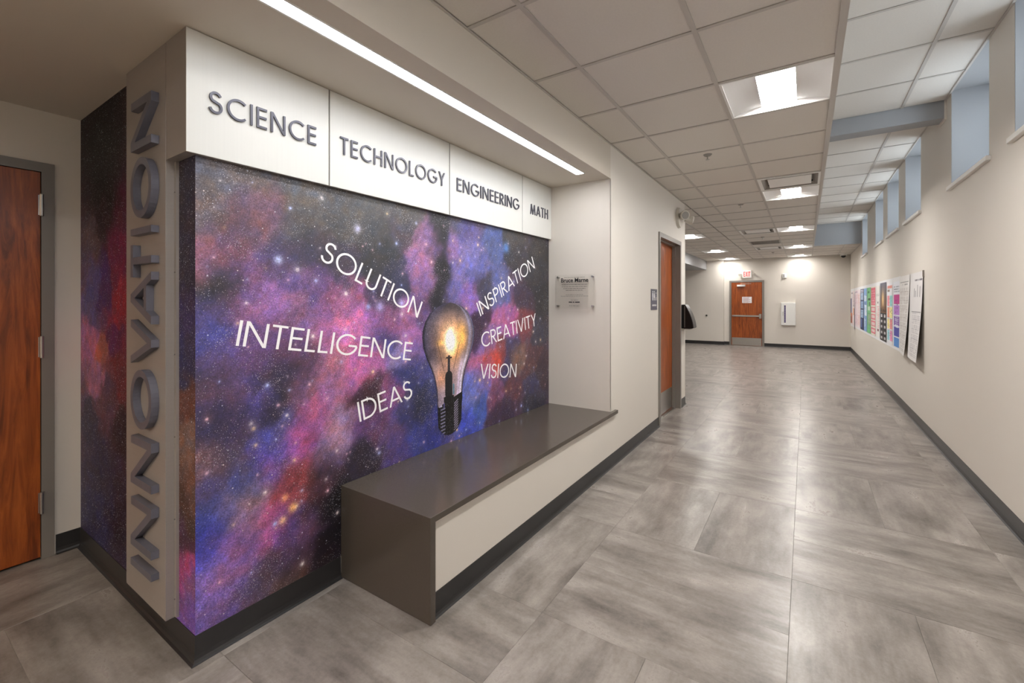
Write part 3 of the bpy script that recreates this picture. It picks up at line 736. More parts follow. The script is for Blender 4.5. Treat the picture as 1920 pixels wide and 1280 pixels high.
mural = thing('wall_mural', 'purple galaxy and light bulb mural with white words, wrapping round the wall corner', 'mural', (XM, YM, .107))
def front_cols(A, B):
    c = galaxy(A, B, FRONT, 5)
    r = np.random.default_rng(3)
    for _ in range(260):       # bigger glowing stars
        a, b = r.uniform(.8, 3.6), r.uniform(.15, 1.95); rr = .0022+.005*r.uniform()**2; k = r.uniform(.4, .95)
        col = np.array([[1, .95, .95], [.75, .8, 1], [1, .8, .85], [1, .85, .65]][r.integers(4)])
        sl = np.exp(-((A-a)**2+(B-b)**2)/(2*rr*rr)) + .25*np.exp(-((A-a)**2+(B-b)**2)/(2*(3*rr)**2))
        c = c+(col-c)*np.clip(sl*k, 0, 1)[..., None]
    for a, b, rr, col in ((1.17, .46, .016, (1, .75, .45)), (1.12, .42, .013, (1, .8, .6)), (1.13, .52, .012, (1, .7, .5)), (1.1, 1.62, .014, (.8, .85, 1)), (1.53, 1.82, .016, (.8, .8, .95)), (1.6, 1.4, .012, (.7, .75, 1)), (1.68, 1.40, .02, (.75, .7, .95)),
                          (1.84, 1.42, .016, (.8, .75, 1)), (2.95, 1.86, .03, (.35, .55, .85))):
        sl = np.exp(-((A-a)**2+(B-b)**2)/(2*rr*rr)); c = c+(np.array(col)-c)*np.clip(sl*.9, 0, 1)[..., None]
    return c
e = .0012
def fr_fn(A, B): return np.stack([np.full_like(A, XM+e), A, B], -1)
paint_grid('front_print', 640, 440, fr_fn, front_cols, YM-e, YR, .108, 2.06, M_mural, mural)
def side_fn(A, B): return np.stack([A, np.full_like(A, YM-e), B], -1)
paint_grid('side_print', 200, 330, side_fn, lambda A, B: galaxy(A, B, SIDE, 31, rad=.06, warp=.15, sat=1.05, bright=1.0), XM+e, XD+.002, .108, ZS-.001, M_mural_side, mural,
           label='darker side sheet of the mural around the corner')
# light bulb print
PRB = [(.527, .02), (.535, .05), (.55, .075), (.575, .10), (.60, .118), (.72, .124), (.755, .130), (.79, .128), (.85, .135), (.90, .147), (.95, .164), (1.0, .189), (1.06, .224), (1.13, .254), (1.20, .265), (1.25, .259), (1.30, .238), (1.35, .198), (1.39, .138), (1.412, .075), (1.422, .008)]
PZ, PH = np.array(PRB).T
YB0 = 2.275
def bulb_mask(A, B): return (np.abs(A-YB0) < np.interp(B, PZ, PH)) & (B > .527) & (B < 1.422)
def seg(A, B, p, q, wd):
    p = np.array(p); q = np.array(q); d = q-p; t = np.clip(((A-p[0])*d[0]+(B-p[1])*d[1])/(d@d), 0, 1)
    return np.hypot(A-p[0]-t*d[0], B-p[1]-t*d[1]) < wd
def bulb_cols(A, B):
    hw = np.interp(B, PZ, PH); d = (A-YB0)/np.maximum(hw, .01)
    f = fbm(A*14, B*14, 201, 5, .6); g = fbm(A*45, B*45, 221, 3, .7)
    def C(*v): return np.array(v)/255.0
    c = np.zeros(A.shape+(3,))+C(86, 78, 92)
    def mixin(col, k):
        nonlocal c
        c = c+(C(*col)-c)*np.clip(k, 0, 1)[..., None]
    mixin((60, 64, 92), (f-.45)*3)
    mixin((38, 36, 42), np.clip((B-1.30)/.09, 0, 1)*.95)
    mixin((40, 40, 62), np.clip((-d-.30)/.35, 0, 1)*np.clip((B-1.0)/.12, 0, 1)*.95)
    mixin((150, 128, 132), np.clip((1.06-B)/.08, 0, 1)*np.clip(1-abs(d)*.5, 0, 1)*.85)
    mixin((200, 140, 104), np.exp(-((A-2.19)**2+(B-.92)**2)/(2*.05**2))*.7)
    mixin((150, 126, 116), np.exp(-((A-2.27)**2/(2*.13**2)+(B-1.27)**2/(2*.06**2)))*.6)
    r2 = (A-2.295)**2/(.135**2)+(B-1.15)**2/(.135**2)
    mixin((224, 140, 58), np.exp(-r2*.9)*(.85+.8*(f-.5)))
    mixin((240, 180, 88), np.exp(-((A-2.40)**2/(.045**2)+(B-1.19)**2/(.075**2)))*.9)
    mixin((242, 186, 96), np.exp(-((A-2.20)**2/(.05**2)+(B-1.155)**2/(.02**2)))*.8)
    mixin((255, 205, 120), np.exp(-r2*3.2)*.9)
    mixin((255, 252, 248), np.exp(-((A-2.275)**2/(.052**2)+(B-1.165)**2/(.075**2)))*1.35)
    mixin((175, 160, 185), np.exp(-((d-.62)/.12)**2)*np.clip((1.10-B)/.1, 0, 1)*.75)
    mixin((205, 200, 220), np.exp(-((d-.80)/.07)**2)*np.clip((1.13-B)/.12, 0, 1)*.8)
    mixin((128, 130, 160), np.exp(-((d-.80)/.06)**2)*np.clip((B-1.05)/.1, 0, 1)*.6)
    mixin((20, 18, 34), np.clip((np.abs(d)-.90)/.05, 0, 1)*.85)
    mixin((126, 130, 165), np.exp(-((d-.955)/.015)**2)*np.clip((B-.95)/.1, 0, 1)*.7)
    c = c*(.66+.5*f+.28*g)[..., None]*1.22
    for p, q in (((2.151, 1.156), (2.213, .965)), ((2.371, 1.145), (2.309, .965))):
        c[seg(A, B, p, q, .0022)] = C(70, 48, 34)
    c[seg(A, B, (2.263, 1.055), (2.263, .93), .012)] = C(48, 42, 46)
    c[seg(A, B, (2.238, 1.05), (2.288, 1.048), .006)] = C(60, 44, 40)
    c[seg(A, B, (2.262, .925), (2.262, .80), .036)] = C(26, 25, 30)
    c[seg(A, B, (2.31, .86), (2.31, .80), .008)] = C(90, 130, 150)
    sock = (B < .765+.035*np.clip(d, -1, 1)) | ((B < .79) & (np.abs(A-2.262) < .05))
    c[sock] = C(15, 14, 17)
    for i in range(8):
        z = .71-.023*i; k = seg(A, B, (2.185, z), (2.222, z+.004), .0045); c[k & sock] = C(125, 122, 150)
    for i in range(12):
        z = .742-.0165*i; k = seg(A, B, (2.318, z-.012), (2.356, z+.010), .0032); c[k & sock] = C(150, 142, 165)
    c[seg(A, B, (2.17, .735), (2.19, .735), .006) & sock] = C(170, 165, 190)
    c[seg(A, B, (2.215, .745), (2.215, .722), .006) & sock] = C(85, 80, 135)
    return c
def bulb_fn(A, B): return np.stack([np.full_like(A, XM+e+.0006), A, B], -1)
paint_grid('light_bulb_print', 260, 440, bulb_fn, bulb_cols, 2.005, 2.545, .525, 1.424, M_bulb, mural, bulb_mask, 'printed light bulb with a glowing orange filament')
# printed words
for word, y0, z0, ang, length, hgt in (('SOLUTION', 1.303, 1.638, -25.0, .737, .110), ('INTELLIGENCE', .917, 1.242, -9.87, 1.012, .1095),
        ('IDEAS', 1.544, .777, 9.6, .392, .111), ('INSPIRATION', 2.612, 1.318, 27.3, .893, .111), ('CREATIVITY', 2.632, 1.081, 9.5, .812, .111), ('VISION', 2.603, .856, -6.6, .494, .111)):
    wt = .097; lay, tot = layout(word, wt, .12); sx = length/tot; ca, sa = math.cos(math.radians(ang)), math.sin(math.radians(ang))
    def pl(u, v, d): return (d, y0+u*ca-v*sa, z0+u*sa+v*ca)
    bm = BM()
    for ch, x in lay:
        for si, q in glyph_polys(ch, wt)[1]: extr(bm, [((x+u)*sx, v*hgt) for u, v in q], pl, XM+e, XM+e+.0009+.0001*si)
    bmesh.ops.recalc_face_normals(bm, faces=bm.faces)
    obj('printed_word', bm, M_white_print, mural, label='white printed word '+word)

# ------------------------------------------------------------------ header sign
XH = -1.985
hs = thing('header_sign', 'long white four-panel sign reading SCIENCE TECHNOLOGY ENGINEERING MATH above the mural', 'sign', (XM, .728, 2.008))
obj('sign_body', boxes((XM+.003, XH-.006, .7285, YR-.001, 2.0085, ZS-.001), (-2.178, XM+.004, .7285, YM-.002, 2.0085, ZS-.001)), M_alu, hs)
PW = [('SCIENCE', .728, 1.338, .803, 1.267), ('TECHNOLOGY', 1.346, 2.236, 1.401, 2.187), ('ENGINEERING', 2.244, 3.150, 2.31, 3.094), ('MATH', 3.157, YR-.002, 3.276, 3.585)]
for word, pa, pb, ta, tb in PW:
    p = obj('sign_panel', bx(XH-.005, XH, pa, pb, 2.008, ZS-.003, bev=.0012), M_panel, hs, label='white panel with raised letters reading '+word, at=(XH, (pa+pb)/2, 2.2))
    wt = .106; lay, tot = layout(word, wt, .20); sx = (tb-ta)/tot
    for ch, x in lay:
        cx = ta+(x+glyph(ch, wt)[0]/2)*sx
        bm = letter_bm(ch, wt, lambda u, v, d: (d, ta+u, 2.184+v), XH+.0005, XH+.0085, sx, .0885, x*sx)
        obj('letter', bm, M_letter, p, at=(XH, cx, 2.228))

# vertical INNOVATION panel
ip = thing('vertical_sign', 'tall brushed silver panel with raised vertical letters reading INNOVATION', 'sign', (-2.41, .765, .12))
obj('sign_panel', bx(-2.637, -2.183, .728, YM-.003, .12, ZS-.001, bev=.0015), M_alu, ip)
fg = obj('mounting_flange', bx(-2.183, -2.164, YM-.012, YM-.0015, .125, 2.006), M_alu, ip)
for z in (.20, .53, .87, 1.21, 1.55, 1.88): obj('screw', cyl(BM(), (-2.173, YM-.0125, z), (-2.173, YM-.0155, z), .0035, n=10), M_chrome, fg)
for ch, za, zb in INNO:
    wt = .122; adv = glyph(ch, wt)[0]
    xa, xb = -2.483, -2.248; hh = xb-xa
    if ch == 'I': m_ = (za+zb)/2; za, zb = m_-.0142, m_+.0142
    bm = letter_bm(ch, wt, lambda u, v, d: (xb-v, d, za+u), .7275, .700, (zb-za)/adv, hh, 0)
    obj('letter', bm, M_letter2, ip, at=((xa+xb)/2, .728, (za+zb)/2))

# ------------------------------------------------------------------ bench
bn = thing('bench', 'long dark bronze waterfall bench built into the recess below the mural', 'bench', (XM, 1.426, 0))
XBF = -1.375
obj('bench_top', bx(XM+.003, XBF, 1.4262, YR-.002, .447, .476, bev=.0015), M_bench, bn)
obj('top_nosing', bx(XL+.001, XBF, YR-.002, 3.765, .447, .476, bev=.0015), M_bench, bn)
obj('end_panel', bx(XM+.003, XBF, 1.4262, 1.459, .0015, .4475, bev=.0015), M_bench, bn)

# ------------------------------------------------------------------ plaque
M_std = M_steel
yp = YR-.022; px0, px1, pz0, pz1 = -1.925, -1.540, 1.365, 1.670
pq = thing('memorial_plaque', 'clear acrylic plaque on four standoffs with dark lettering, on the recess end wall', 'plaque', ((px0+px1)/2, YR, pz0))
obj('acrylic_sheet', bx(px0, px1, yp-.006, yp, pz0, pz1), M_acrylic, pq)
for sx in (px0+.022, px1-.022):
    for sz in (pz0+.022, pz1-.022):
        obj('standoff', cyl(cyl(BM(), (sx, YR, sz), (sx, yp, sz), .0075), (sx, yp-.006, sz), (sx, yp-.012, sz), .0095), M_std, pq)
def text_mesh(s, size, off=0.0, depth=.0004, align='CENTER'):
    cu = bpy.data.curves.new('t', 'FONT'); cu.body = s; cu.size = size; cu.align_x = align; cu.extrude = depth; cu.offset = off
    o = bpy.data.objects.new('t', cu); COL.objects.link(o)
    dg = bpy.context.evaluated_depsgraph_get(); me = bpy.data.meshes.new_from_object(o.evaluated_get(dg))
    bpy.data.objects.remove(o); bpy.data.curves.remove(cu); return me
me = text_mesh('Bruce Marne', .052, .0011)
me.transform(Matrix.Translation((-1.735, yp-.0068, 1.603)) @ Matrix.Rotation(PI/2, 4, 'X'))
obj('engraved_name', me, M_ink, pq, label='bold black name line')
bm = BM(); r = random.Random(4)
for z, wd, hh in ((1.644, .20, .006), (1.578, .25, .007), (1.560, .25, .007), (1.543, .22, .007), (1.527, .17, .007), (1.488, .17, .005), (1.475, .27, .005), (1.440, .07, .005), (1.388, .10, .006)):
    x = -1.735-wd/2
    while x < -1.735+wd/2:
        l = r.uniform(.010, .032); box(bm, x, min(x+l, -1.735+wd/2), yp-.0068, yp-.0062, z, z+hh*.62); x += l+.005
tag(obj('fine_text_lines', bm, M_greyink, pq), kind='stuff')
bm = BM(); x = -1.79
for l in (.034, .014, .046): box(bm, x, x+l, yp-.0068, yp-.0062, 1.418, 1.427); x += l+.007
obj('donor_line', bm, M_ink, pq)

# ------------------------------------------------------------------ doors
def hollow_frame(x_face, y0, y1, zt, axis, depth, wdt=.052, proj=.012, sgn=1):
    """frame on a wall whose face is x = x_face (axis X) or y = x_face (axis Y); opening y0..y1"""
    L = []
    a, b = y0-wdt, y1+wdt
    if axis == 'X':
        for u0, u1, z0, z1 in ((a, y0, 0, zt+wdt), (y1, b, 0, zt+wdt), (y0, y1, zt, zt+wdt)):
            L.append((x_face+sgn*proj, x_face-sgn*depth, u0+.0 if u0 != y0 else u0, u1, z0, z1))
    else:
        for u0, u1, z0, z1 in ((a, y0, 0, zt+wdt), (y1, b, 0, zt+wdt), (y0, y1, zt, zt+wdt)):
            L.append((u0, u1, x_face+sgn*proj, x_face-sgn*depth, z0, z1))
    return L
# near-left door (door_1)
d1 = thing('door_1', None, None, (XD, .12, 0)); tag(d1, kind='structure')
dz = 2.148
obj('door_frame', boxes(*hollow_frame(XD, -.305, .607, dz, 'X', .1)), M_frame, d1)
sl1 = obj('door_slab', bx(XD-.030, XD+.008, -.302, .604, .012, dz-.003, bev=.002), M_wood, d1)
for z in (1.963, 1.177, .314):
    obj('hinge', cyl(boxes((XD+.0085, XD+.0115, .595, .618, z-.055, z+.055)), (XD+.018, .607, z-.06), (XD+.018, .607, z+.06), .0085, n=14), M_steel, d1)
obj('lever_handle', cyl(cyl(BM(), (XD+.008, -.24, .96), (XD+.02, -.24, .96), .032), (XD+.045, -.24, .96), (XD+.045, -.12, .96), .009), M_steel, d1)
# corridor door (door_2) deep in its opening
d2 = thing('door_2', None, None, (XL, (DY0+DY1)/2, 0)); tag(d2, kind='structure')
L = [(XL+.014, XL-.14, DY0-.052, DY0, 0, DZ+.052), (XL+.014, XL-.14, DY1, DY1+.052, 0, DZ+.052), (XL+.014, XL-.14, DY0, DY1, DZ-.002, DZ+.052),
     (XL-.050, XL-.092, DY0, DY0+.016, 0, DZ), (XL-.050, XL-.092, DY1-.016, DY1, 0, DZ), (XL-.050, XL-.092, DY0+.016, DY1-.016, DZ-.018, DZ)]
obj('door_frame', boxes(*L), M_frame, d2)
s2 = obj('door_slab', bx(XL-.138, XL-.094, DY0+.003, DY1-.003, .010, DZ-.006, bev=.002), M_wood, d2)
obj('kick_plate', bx(XL-.0935, XL-.0915, DY0+.03, DY1-.03, .02, .29), M_steel, d2)
obj('push_plate', cyl(boxes((XL-.0935, XL-.0905, DY0+.05, DY0+.13, .92, 1.25)), (XL-.09, DY0+.09, .97), (XL-.03, DY0+.09, .97), .012), M_steel, d2)
obj('threshold', bx(XL-.138, XL-.05, DY0, DY1, .0005, .008), M_steel, d2)
# far door (door_3)
d3 = thing('door_3', None, None, (-1.59, YF, 0)); tag(d3, kind='structure')
fx0, fx1, fz = -2.030, -1.150, 2.045
obj('door_frame', boxes(*hollow_frame(YF, fx0, fx1, fz, 'Y', -.002, wdt=.058, proj=-.045)), M_frame, d3)
s3 = obj('door_slab', bx(fx0+.003, fx1-.003, YF-.035, YF-.003, .008, fz-.003, bev=.002), M_wood, d3)
obj('kick_plate', bx(fx0+.02, fx1-.02, YF-.0375, YF-.0352, .015, .255), M_steel, d3)
pb = obj('panic_bar', bx(fx0+.03, fx1-.06, YF-.105, YF-.075, .935, .985, bev=.006), M_steel, d3)
obj('bar_mount', bx(fx0+.03, fx0+.10, YF-.076, YF-.0352, .935, .985), M_steel, pb)
obj('latch_case', bx(fx1-.085, fx1-.02, YF-.10, YF-.0352, .88, 1.03, bev=.012), M_steel, pb)
dc = obj('door_closer', bx(-1.86, -1.62, YF-.095, YF-.0352, 1.905, 1.965, bev=.008), M_white, d3)
obj('closer_arm', bx(-1.75, -1.45, YF-.115, YF-.10, 1.985, 2.0), M_steel, dc)
nt_ = thing('paper_notice', 'white paper notice taped to the far door', 'notice', (-1.575, YF-.036, 1.36))
obj('sheet', bx(-1.715, -1.44, YF-.0385, YF-.0365, 1.375, 1.575), M_paper, nt_)
bm = BM(); r = random.Random(9)
for i in range(8):
    z = 1.545-.021*i; box(bm, -1.69, -1.69+r.uniform(.15, .225), YF-.0392, YF-.0386, z, z+.008)
tag(obj('fine_text_lines', bm, mat('rose_ink', rgb(170, 120, 130), .6), nt_), kind='stuff')

# ------------------------------------------------------------------ exit sign with lamp heads
es = thing('exit_sign', 'white exit sign with red letters reading EXIT above the far door', 'sign', (-1.575, YF, 2.18))
obj('housing', bx(-1.70, -1.45, YF-.055, YF-.001, 2.185, 2.425, bev=.008), M_exitglow, es)
lay, tot = layout('EXIT', .16, .16); sx = .19/tot
for ch, x in lay:
    bm = letter_bm(ch, .17, lambda u, v, d: (-1.67+u, d, 2.225+v), YF-.0555, YF-.0585, sx, .155, x*sx); obj('letter', bm, M_red, es)
for s_, xx in ((-1, -1.76), (1, -1.385)):
    obj('emergency_lamp', cyl(cyl(BM(), (xx, YF-.05, 2.30), (xx+s_*.025, YF-.11, 2.28), .028, .04, 16), (xx-s_*.05, YF-.03, 2.31), (xx, YF-.05, 2.30), .012), M_offwhite, es)
# chime / strobe
ch_ = thing('wall_strobe', 'small white square alarm strobe on the far wall right of the exit sign', 'alarm', (-.55, YF, 2.15))
obj('back_box', bx(-.60, -.49, YF-.045, YF-.001, 2.15, 2.29, bev=.005), M_white, ch_)
obj('strobe_lens', bx(-.575, -.545, YF-.06, YF-.046, 2.17, 2.27, bev=.006), mat('strobe_lens', rgb(150, 148, 150), .2), ch_)
# extinguisher cabinet
fc = thing('wall_cabinet', 'white metal emergency cabinet with a narrow dark purple window on the far wall', 'cabinet', (-.445, YF, .69))
obj('cabinet_body', bx(-.635, -.255, YF-.10, YF-.001, .69, 1.39, bev=.004), M_white, fc)
dd = obj('cabinet_door', bx(-.628, -.262, YF-.115, YF-.1005, .697, 1.383, bev=.006), M_white, fc)
obj('door_window', bx(-.553, -.512, YF-.118, YF-.1152, .775, 1.305), M_purple, dd)
obj('pull_handle', bx(-.59, -.575, YF-.13, YF-.1155, .99, 1.11, bev=.004), M_steel, dd)
bm = BM()
for i in range(9): box(bm, -.545, -.521, YF-.119, YF-.1182, .80+i*.054, .83+i*.054)
tag(obj('window_lettering', bm, mat('pale_violet_ink', rgb(130, 120, 165), .6), dd), kind='stuff')
# door stop on the far left wall
ds = thing('wall_stop', 'small dark round door stop on the far left wall', 'door stop', (-2.77, YF-.11, .96))
obj('stop_plate', cyl(BM(), (-2.77, YF-.111, .96), (-2.77, YF-.118, .96), .028), M_steel, ds)
obj('bumper', cyl(BM(), (-2.77, YF-.118, .96), (-2.77, YF-.15, .96), .018, .022), M_black, ds)
# dome camera
dcam = thing('dome_camera', 'small white dome security camera with a dark eye in the far right ceiling corner', 'camera', (.90, 15.9, ZC))
obj('camera_base', cyl(BM(), (.90, 15.8, ZC-.0005), (.90, 15.8, ZC-.045), .085, .08, 28), M_white, dcam)
bm = BM(); bmesh.ops.create_uvsphere(bm, u_segments=20, v_segments=12, radius=.06, matrix=Matrix.Translation((.90, 15.8, ZC-.045)))
obj('camera_dome', bm, M_black, dcam, smooth=True)

# ------------------------------------------------------------------ things on the corridor's left wall
rs = thing('restroom_sign', 'slate grey restroom sign with white figures, left of the corridor door', 'sign', (XL, 4.965, 1.335))
obj('sign_plate', bx(XL+.001, XL+.006, 4.85, 5.08, 1.335, 1.565, bev=.001), M_signgrey, rs)
def fig(yc, kind):
    bm = BM(); f = lambda y0, y1, z0, z1: box(bm, XL+.0061, XL+.0075, y0, y1, z0, z1)
    if kind == 'w':
        cyl(bm, (XL+.0061, yc+.004, 1.522), (XL+.0075, yc+.004, 1.522), .008, n=12)
        f(yc-.003, yc+.003, 1.47, 1.508); f(yc-.003, yc+.020, 1.468, 1.476); f(yc+.014, yc+.020, 1.448, 1.472)
        for i in range(12):
            a = -PI*.25-PI*1.2*i/12+.9; cyl(bm, (XL+.0061, yc+.002+.019*math.cos(a), 1.462+.019*math.sin(a)), (XL+.0075, yc+.002+.019*math.cos(a), 1.462+.019*math.sin(a)), .0035, n=8)
    else:
        cyl(bm, (XL+.0061, yc, 1.535), (XL+.0075, yc, 1.535), .0095, n=14)
        if kind == 'm': f(yc-.012, yc+.012, 1.482, 1.522); f(yc-.009, yc-.001, 1.44, 1.482); f(yc+.001, yc+.009, 1.44, 1.482)
        else:
            extr(bm, [(yc-.008, 1.522), (yc+.008, 1.522), (yc+.019, 1.470), (yc-.019, 1.470)], lambda u, v, d: (d, u, v), XL+.0061, XL+.0075)
            f(yc-.008, yc-.001, 1.44, 1.47); f(yc+.001, yc+.008, 1.44, 1.47)
    bmesh.ops.recalc_face_normals(bm, faces=bm.faces); return bm
for yc, k, lb in ((4.905, 'm', 'white man figure'), (4.965, 'f', 'white woman figure'), (5.025, 'w', 'white wheelchair figure')): obj('pictogram', fig(yc, k), M_white_print, rs, label=lb)
lay, tot = layout('RESTROOM', .16, .16); bm = BM()
for c, x in lay:
    for si, q in glyph_polys(c, .16)[1]: extr(bm, [((x+u)*.15/tot, v*.018) for u, v in q], lambda u, v, d: (d, 4.89+u, 1.377+v), XL+.0061, XL+.0075+.0001*si)
bmesh.ops.recalc_face_normals(bm, faces=bm.faces); obj('sign_lettering', bm, M_white_print, rs)

el = thing('emergency_light', 'white round emergency light with two lamp heads high above the corridor door', 'light', (XL, 6.10, 2.52))
def disc(bm, p, ax, r0, r1, l, n=28): return cyl(bm, p, (p[0]+ax[0]*l, p[1]+ax[1]*l, p[2]+ax[2]*l), r0, r1, n)
obj('base_plate', disc(BM(), (XL+.001, 6.08, 2.53), (1, 0, 0), .135, .125, .035), M_offwhite, el)
obj('mount_hub', disc(BM(), (XL+.036, 6.08, 2.54), (1, 0, 0), .055, .045, .04), M_offwhite, el)
for p, a, lb in (((XL+.06, 6.02, 2.55), (.65, -.70, -.20), None), ((XL+.075, 6.17, 2.52), (.80, .50, -.25), None)):
    hd = obj('lamp_head', disc(disc(BM(), p, a, .035, .062, .085), tuple(p[i]+a[i]*.085 for i in range(3)), a, .062, .058, .012), M_offwhite, el)
    obj('lamp_face', disc(BM(), tuple(p[i]+a[i]*.0975 for i in range(3)), a, .048, .046, .003), M_metalgrey, hd)

dp = thing('towel_dispenser', 'glossy black wedge-shaped dispenser on the wall at the corridor corner', 'dispenser', (XL, 6.35, 1.06))
bm = BM(); sec = []
for i in range(13):
    t_ = i/12; z = 1.385-.315*t_; d = .050+.110*math.sin(t_*PI/2*.9)**.9
    sec.append((d, z))
sec = [(0, 1.385)]+sec+[(.12, 1.063), (0, 1.063)]
a = [bm.verts.new((XL+.001+d, 6.255, z)) for d, z in sec]; b = [bm.verts.new((XL+.001+d, 6.46, z)) for d, z in sec]
bm.faces.new(a); bm.faces.new(b[::-1])
for i in range(len(sec)): bm.faces.new((a[i], b[i], b[(i+1) % len(sec)], a[(i+1) % len(sec)]))
bmesh.ops.recalc_face_normals(bm, faces=bm.faces); bmesh.ops.bevel(bm, geom=[e_ for e_ in bm.edges if e_.calc_face_angle(0) > .6], offset=.006, segments=2, affect='EDGES')
obj('dispenser_cover', bm, M_black, dp)
obj('side_seam', boxes((XL+.045, XL+.050, 6.2535, 6.2555, 1.08, 1.37)), M_metalgrey, dp)
obj('chute', bx(XL+.03, XL+.11, 6.28, 6.44, 1.052, 1.064), M_metalgrey, dp)

# ------------------------------------------------------------------ posters on the right wall
def C(*v): return np.array(v)/255.0
def rects(W, Hh, base, rs_, lines=None, seed=0):
    """u 0..1 left to right as read (far to near), v 0..1 bottom to top"""
    def f(U, V):
        c = np.zeros(U.shape+(3,))+C(*base)
        for u0, u1, v0, v1, col in rs_:
            k = (U >= u0) & (U <= u1) & (V >= v0) & (V <= v1); c[k] = C(*col)
        if lines:
            for (u0, u1, v0, v1, pitch, col, dens) in lines:
                k = (U >= u0) & (U <= u1) & (V >= v0) & (V <= v1) & (((V-v0)/pitch % 1) < .5) & (lattice(seed, np.floor(U*34), np.floor(V/pitch)) < dens)
                c[k] = C(*col)
        return c
    return f
def poster(name, label, y_far, y_near, z0, z1, x_off, colfn, curl=0.0, curl_near=0.0, nu=60, nv=110):
    t = thing(name, label, 'poster', (XR, (y_far+y_near)/2, z0), 'posters along the right wall')
    def fn(U, V):
        y = y_far+(y_near-y_far)*U; z = z0+(z1-z0)*V
        d = x_off+(curl*(1-V)**1.7)*(1-curl_near+curl_near*U)
        return np.stack([XR-d, y, z], -1)
    paint_grid('printed_sheet', nu, nv, fn, colfn, 0, 1, 0, 1, M_print, t)
    return t
roll = thing('paper_roll_backing', 'long white paper backing strip behind the row of posters on the right wall', 'paper', (XR, 11.5, .72))
def bkf(U, V): return np.stack([np.full_like(U, XR-.003), 16.05+(7.98-16.05)*U, .735+(1.775-.735)*V], -1)
obj('paper_sheet', boxes((XR-.003, XR-.0005, 7.98, 16.05, .735, 1.775)), M_paper, roll)
z0, z1, o1 = .78, 1.71, .007
PO = []
def stripes(rs_, **k): return rects(1, 1, *rs_, **k)
poster('poster', 'poster with a dark blue figure over orange, farthest on the right wall', 16.0, 15.35, z0, z1, o1,
       rects(1, 1, (235, 228, 232), [(0, .5, .35, .78, (62, 66, 120)), (0, .8, .05, .35, (208, 130, 110)), (.1, .4, .05, .25, (90, 50, 60)), (.5, .9, .92, .96, (60, 60, 80))]), nu=30, nv=60)
poster('poster', 'pale poster with an orange patch, second from the far end', 15.32, 14.85, z0, z1, o1,
       rects(1, 1, (238, 226, 226), [(.2, .8, .3, .5, (230, 170, 140)), (.3, .6, .55, .6, (70, 60, 100))], [(.1, .9, .62, .95, .03, (190, 160, 180), .6)]), nu=30, nv=60)
poster('poster', 'narrow dark purple paper strip hanging below the row of posters', 14.83, 14.70, .69, 1.60, .012,
       rects(1, 1, (110, 98, 130), [(0, 1, .6, 1, (225, 205, 215))]), nu=8, nv=40)
poster('poster', 'pale pink poster filled with fine text, beside the purple strip', 14.62, 13.36, z0, z1, o1,
       rects(1, 1, (238, 224, 228), [(0, .5, .93, .97, (200, 180, 200))], [(.05, .45, .05, .9, .028, (212, 170, 190), .7), (.55, .95, .05, .9, .028, (222, 176, 170), .7)]))
def navy(U, V):
    f = rects(1, 1, (48, 56, 92), [(.12, .88, .74, .90, (170, 190, 212)), (.12, .88, .53, .70, (140, 168, 200)), (.12, .88, .30, .49, (165, 190, 214)), (.12, .5, .06, .26, (90, 110, 160)), (.1, .9, .92, .94, (225, 225, 235)), (.1, .9, .96, .98, (225, 225, 235))],
              [(.2, .8, .32, .88, .04, (70, 90, 140), .4)])
    return f(U, V)
poster('poster', 'navy blue poster with stacked pale blue boxes', 13.28, 12.56, z0, z1, o1, navy)
poster('poster', 'light blue and white infographic poster between the navy and green ones', 12.52, 11.96, z0, z1, o1,
       rects(1, 1, (140, 176, 222), [(.1, .9, .7, .84, (220, 232, 245)), (.2, .9, .36, .62, (225, 235, 246)), (.1, .6, .1, .3, (200, 222, 242)), (.3, .5, .62, .68, (50, 70, 130))], [(.2, .85, .1, .84, .03, (70, 100, 170), .35)], seed=5))
poster('poster', 'green poster with grey patches, left of the red poster', 11.92, 11.30, z0, z1, o1,
       rects(1, 1, (126, 196, 140), [(.3, .95, .2, .42, (170, 186, 160)), (.3, .9, .72, .77, (40, 60, 50)), (.2, .7, .88, .92, (60, 120, 80)), (.2, .8, .5, .58, (210, 226, 210)), (.6, .8, .6, .68, (50, 60, 50))], [(.1, .9, .1, .45, .03, (90, 130, 90), .4)], seed=6))
rr = [(.05, .95, .62, .98, (226, 112, 130))]
for i in range(4): rr += [(.05, .95, .04+.145*i, .15+.145*i, (226, 112, 130)), (.15, .85, .065+.145*i, .125+.145*i, (240, 214, 212))]
poster('poster', 'pinkish red poster with a column of white boxes', 11.26, 10.56, z0, z1, o1, rects(1, 1, (236, 226, 214), rr, [(.15, .85, .65, .95, .05, (246, 190, 196), .5)], seed=7))
poster('poster', 'white poster with sparse red and black text, left of the city photo poster', 10.52, 10.02, z0, z1, o1,
       rects(1, 1, (236, 232, 228), [(.45, .65, .66, .69, (30, 30, 30)), (.4, .8, .12, .17, (130, 70, 80))], [(.3, .9, .2, .62, .035, (216, 130, 140), .55), (.05, .9, .8, .84, .03, (150, 150, 150), .8)], seed=8))
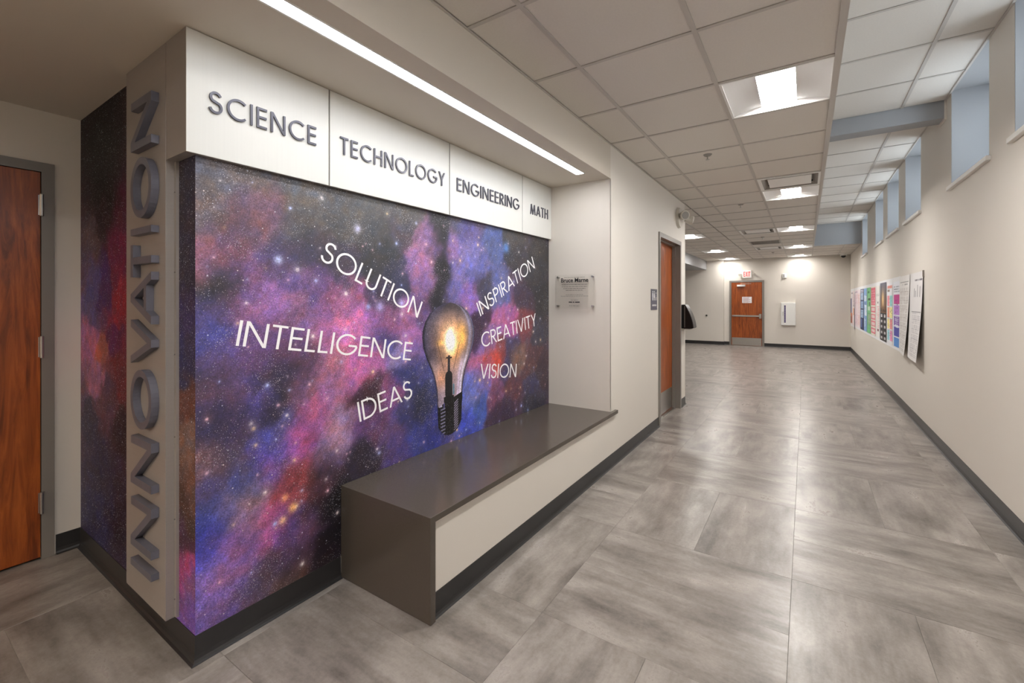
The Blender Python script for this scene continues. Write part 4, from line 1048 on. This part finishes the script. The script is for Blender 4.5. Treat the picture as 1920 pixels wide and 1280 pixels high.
def city(U, V):
    c = np.zeros(U.shape+(3,))
    t_ = np.clip((V-.5)/.5, 0, 1)[..., None]
    c[:] = C(120, 84, 58)*(1-t_)+C(104, 106, 122)*t_
    g = np.exp(-((U-.45)**2/.03+(V-.72)**2/.02))[..., None]; c += (C(250, 210, 150)-c)*g*.9
    k = (V < .62) & (V > .5) & (lattice(3, np.floor(U*12), V*0) > (V-.5)/.12); c[k] = C(66, 48, 40)
    b_ = V < .48; c[b_] = C(46, 44, 48)
    fu = (U*2) % 1; fv = (V/.48*5) % 1
    k = b_ & (fu > .12) & (fu < .88) & (fv > .15) & (fv < .85); c[k] = C(74, 70, 74)
    k = b_ & (fu > .3) & (fu < .7) & (fv > .3) & (fv < .72) & ~((fu > .43) & (fu < .57) & (fv > .42) & (fv < .6)); c[k] = C(232, 230, 230)
    return c
poster('poster', 'poster with a glowing city skyline over black lettered tiles', 9.95, 9.24, z0-.01, z1+.03, o1, city)
rr = []; cols_ = [(236, 150, 160), (150, 214, 214), (240, 160, 130), (240, 230, 150), (245, 228, 150), (236, 150, 150), (160, 214, 224), (236, 150, 190)]
for i in range(4):
    for j in range(2): rr.append((.04+.5*j, .46+.5*j, .62-.19*i-.0, .79-.19*i, cols_[i*2+j]))
rr += [(.08, .5, .86, .89, (150, 130, 120)), (.06, .94, .915, .96, (228, 150, 140))]
poster('poster', 'poster with eight pastel notes in two columns', 9.16, 8.64, z0, z1, o1, rects(1, 1, (238, 238, 244), rr, [(.1, .9, .1, .78, .03, (120, 110, 130), .18)], seed=10))
rr = [(.08, .92, .80-.165*i-.14, .80-.165*i, col) for i, col in enumerate(((196, 62, 142), (184, 130, 206), (128, 84, 170), (84, 82, 170), (92, 146, 214)))]
poster('poster', 'white poster with five stacked blocks from magenta to blue', 8.56, 8.00, z0, z1, o1,
       rects(1, 1, (236, 238, 246), rr, [(.1, .9, .84, .94, .035, (140, 146, 156), .7), (.25, .75, .30, .46, .03, (235, 235, 250), .7), (.3, .7, .52, .74, .06, (110, 60, 120), .25)], seed=12))
# two loose sheets whose bottoms curl away from the wall
M_print_ = M_print
poster('poster', 'large white sheet of fine grey text curling off the wall, second nearest', 8.02, 7.30, .745, 1.765, .010,
       rects(1, 1, (232, 230, 228), [(.1, .9, .915, .925, (130, 130, 130))], [(.08, .92, .04, .86, .022, (196, 190, 186), .75), (.3, .8, .88, .91, .03, (150, 150, 150), .7)], seed=14), curl=.058, curl_near=.9)
poster('poster', 'nearest white sheet with ruled tables and a bar chart, curling off the wall', 7.27, 6.56, .745, 1.765, .010,
       rects(1, 1, (226, 224, 224), [(.35, .4, .72, .82, (150, 148, 150)), (.45, .5, .72, .79, (150, 148, 150)), (.6, .66, .72, .86, (150, 148, 150)), (.78, .84, .72, .84, (150, 148, 150)),
             (.2, .95, .55, .553, (120, 120, 124)), (.2, .95, .40, .403, (120, 120, 124)), (.2, .95, .27, .273, (120, 120, 124)), (.12, .125, .05, .6, (130, 130, 134))],
             [(.25, .92, .04, .54, .022, (186, 184, 188), .7), (.4, .95, .90, .95, .05, (110, 110, 120), .55)], seed=15), curl=.060, curl_near=.55)
tk = thing('push_pin_strip', 'thin dark metal tack strip at the top corner of the nearest curling sheet', 'tack strip', (XR, 6.56, 1.74))
obj('tack', bx(XR-.016, XR-.001, 6.545, 6.556, 1.70, 1.772), M_metalgrey, tk)
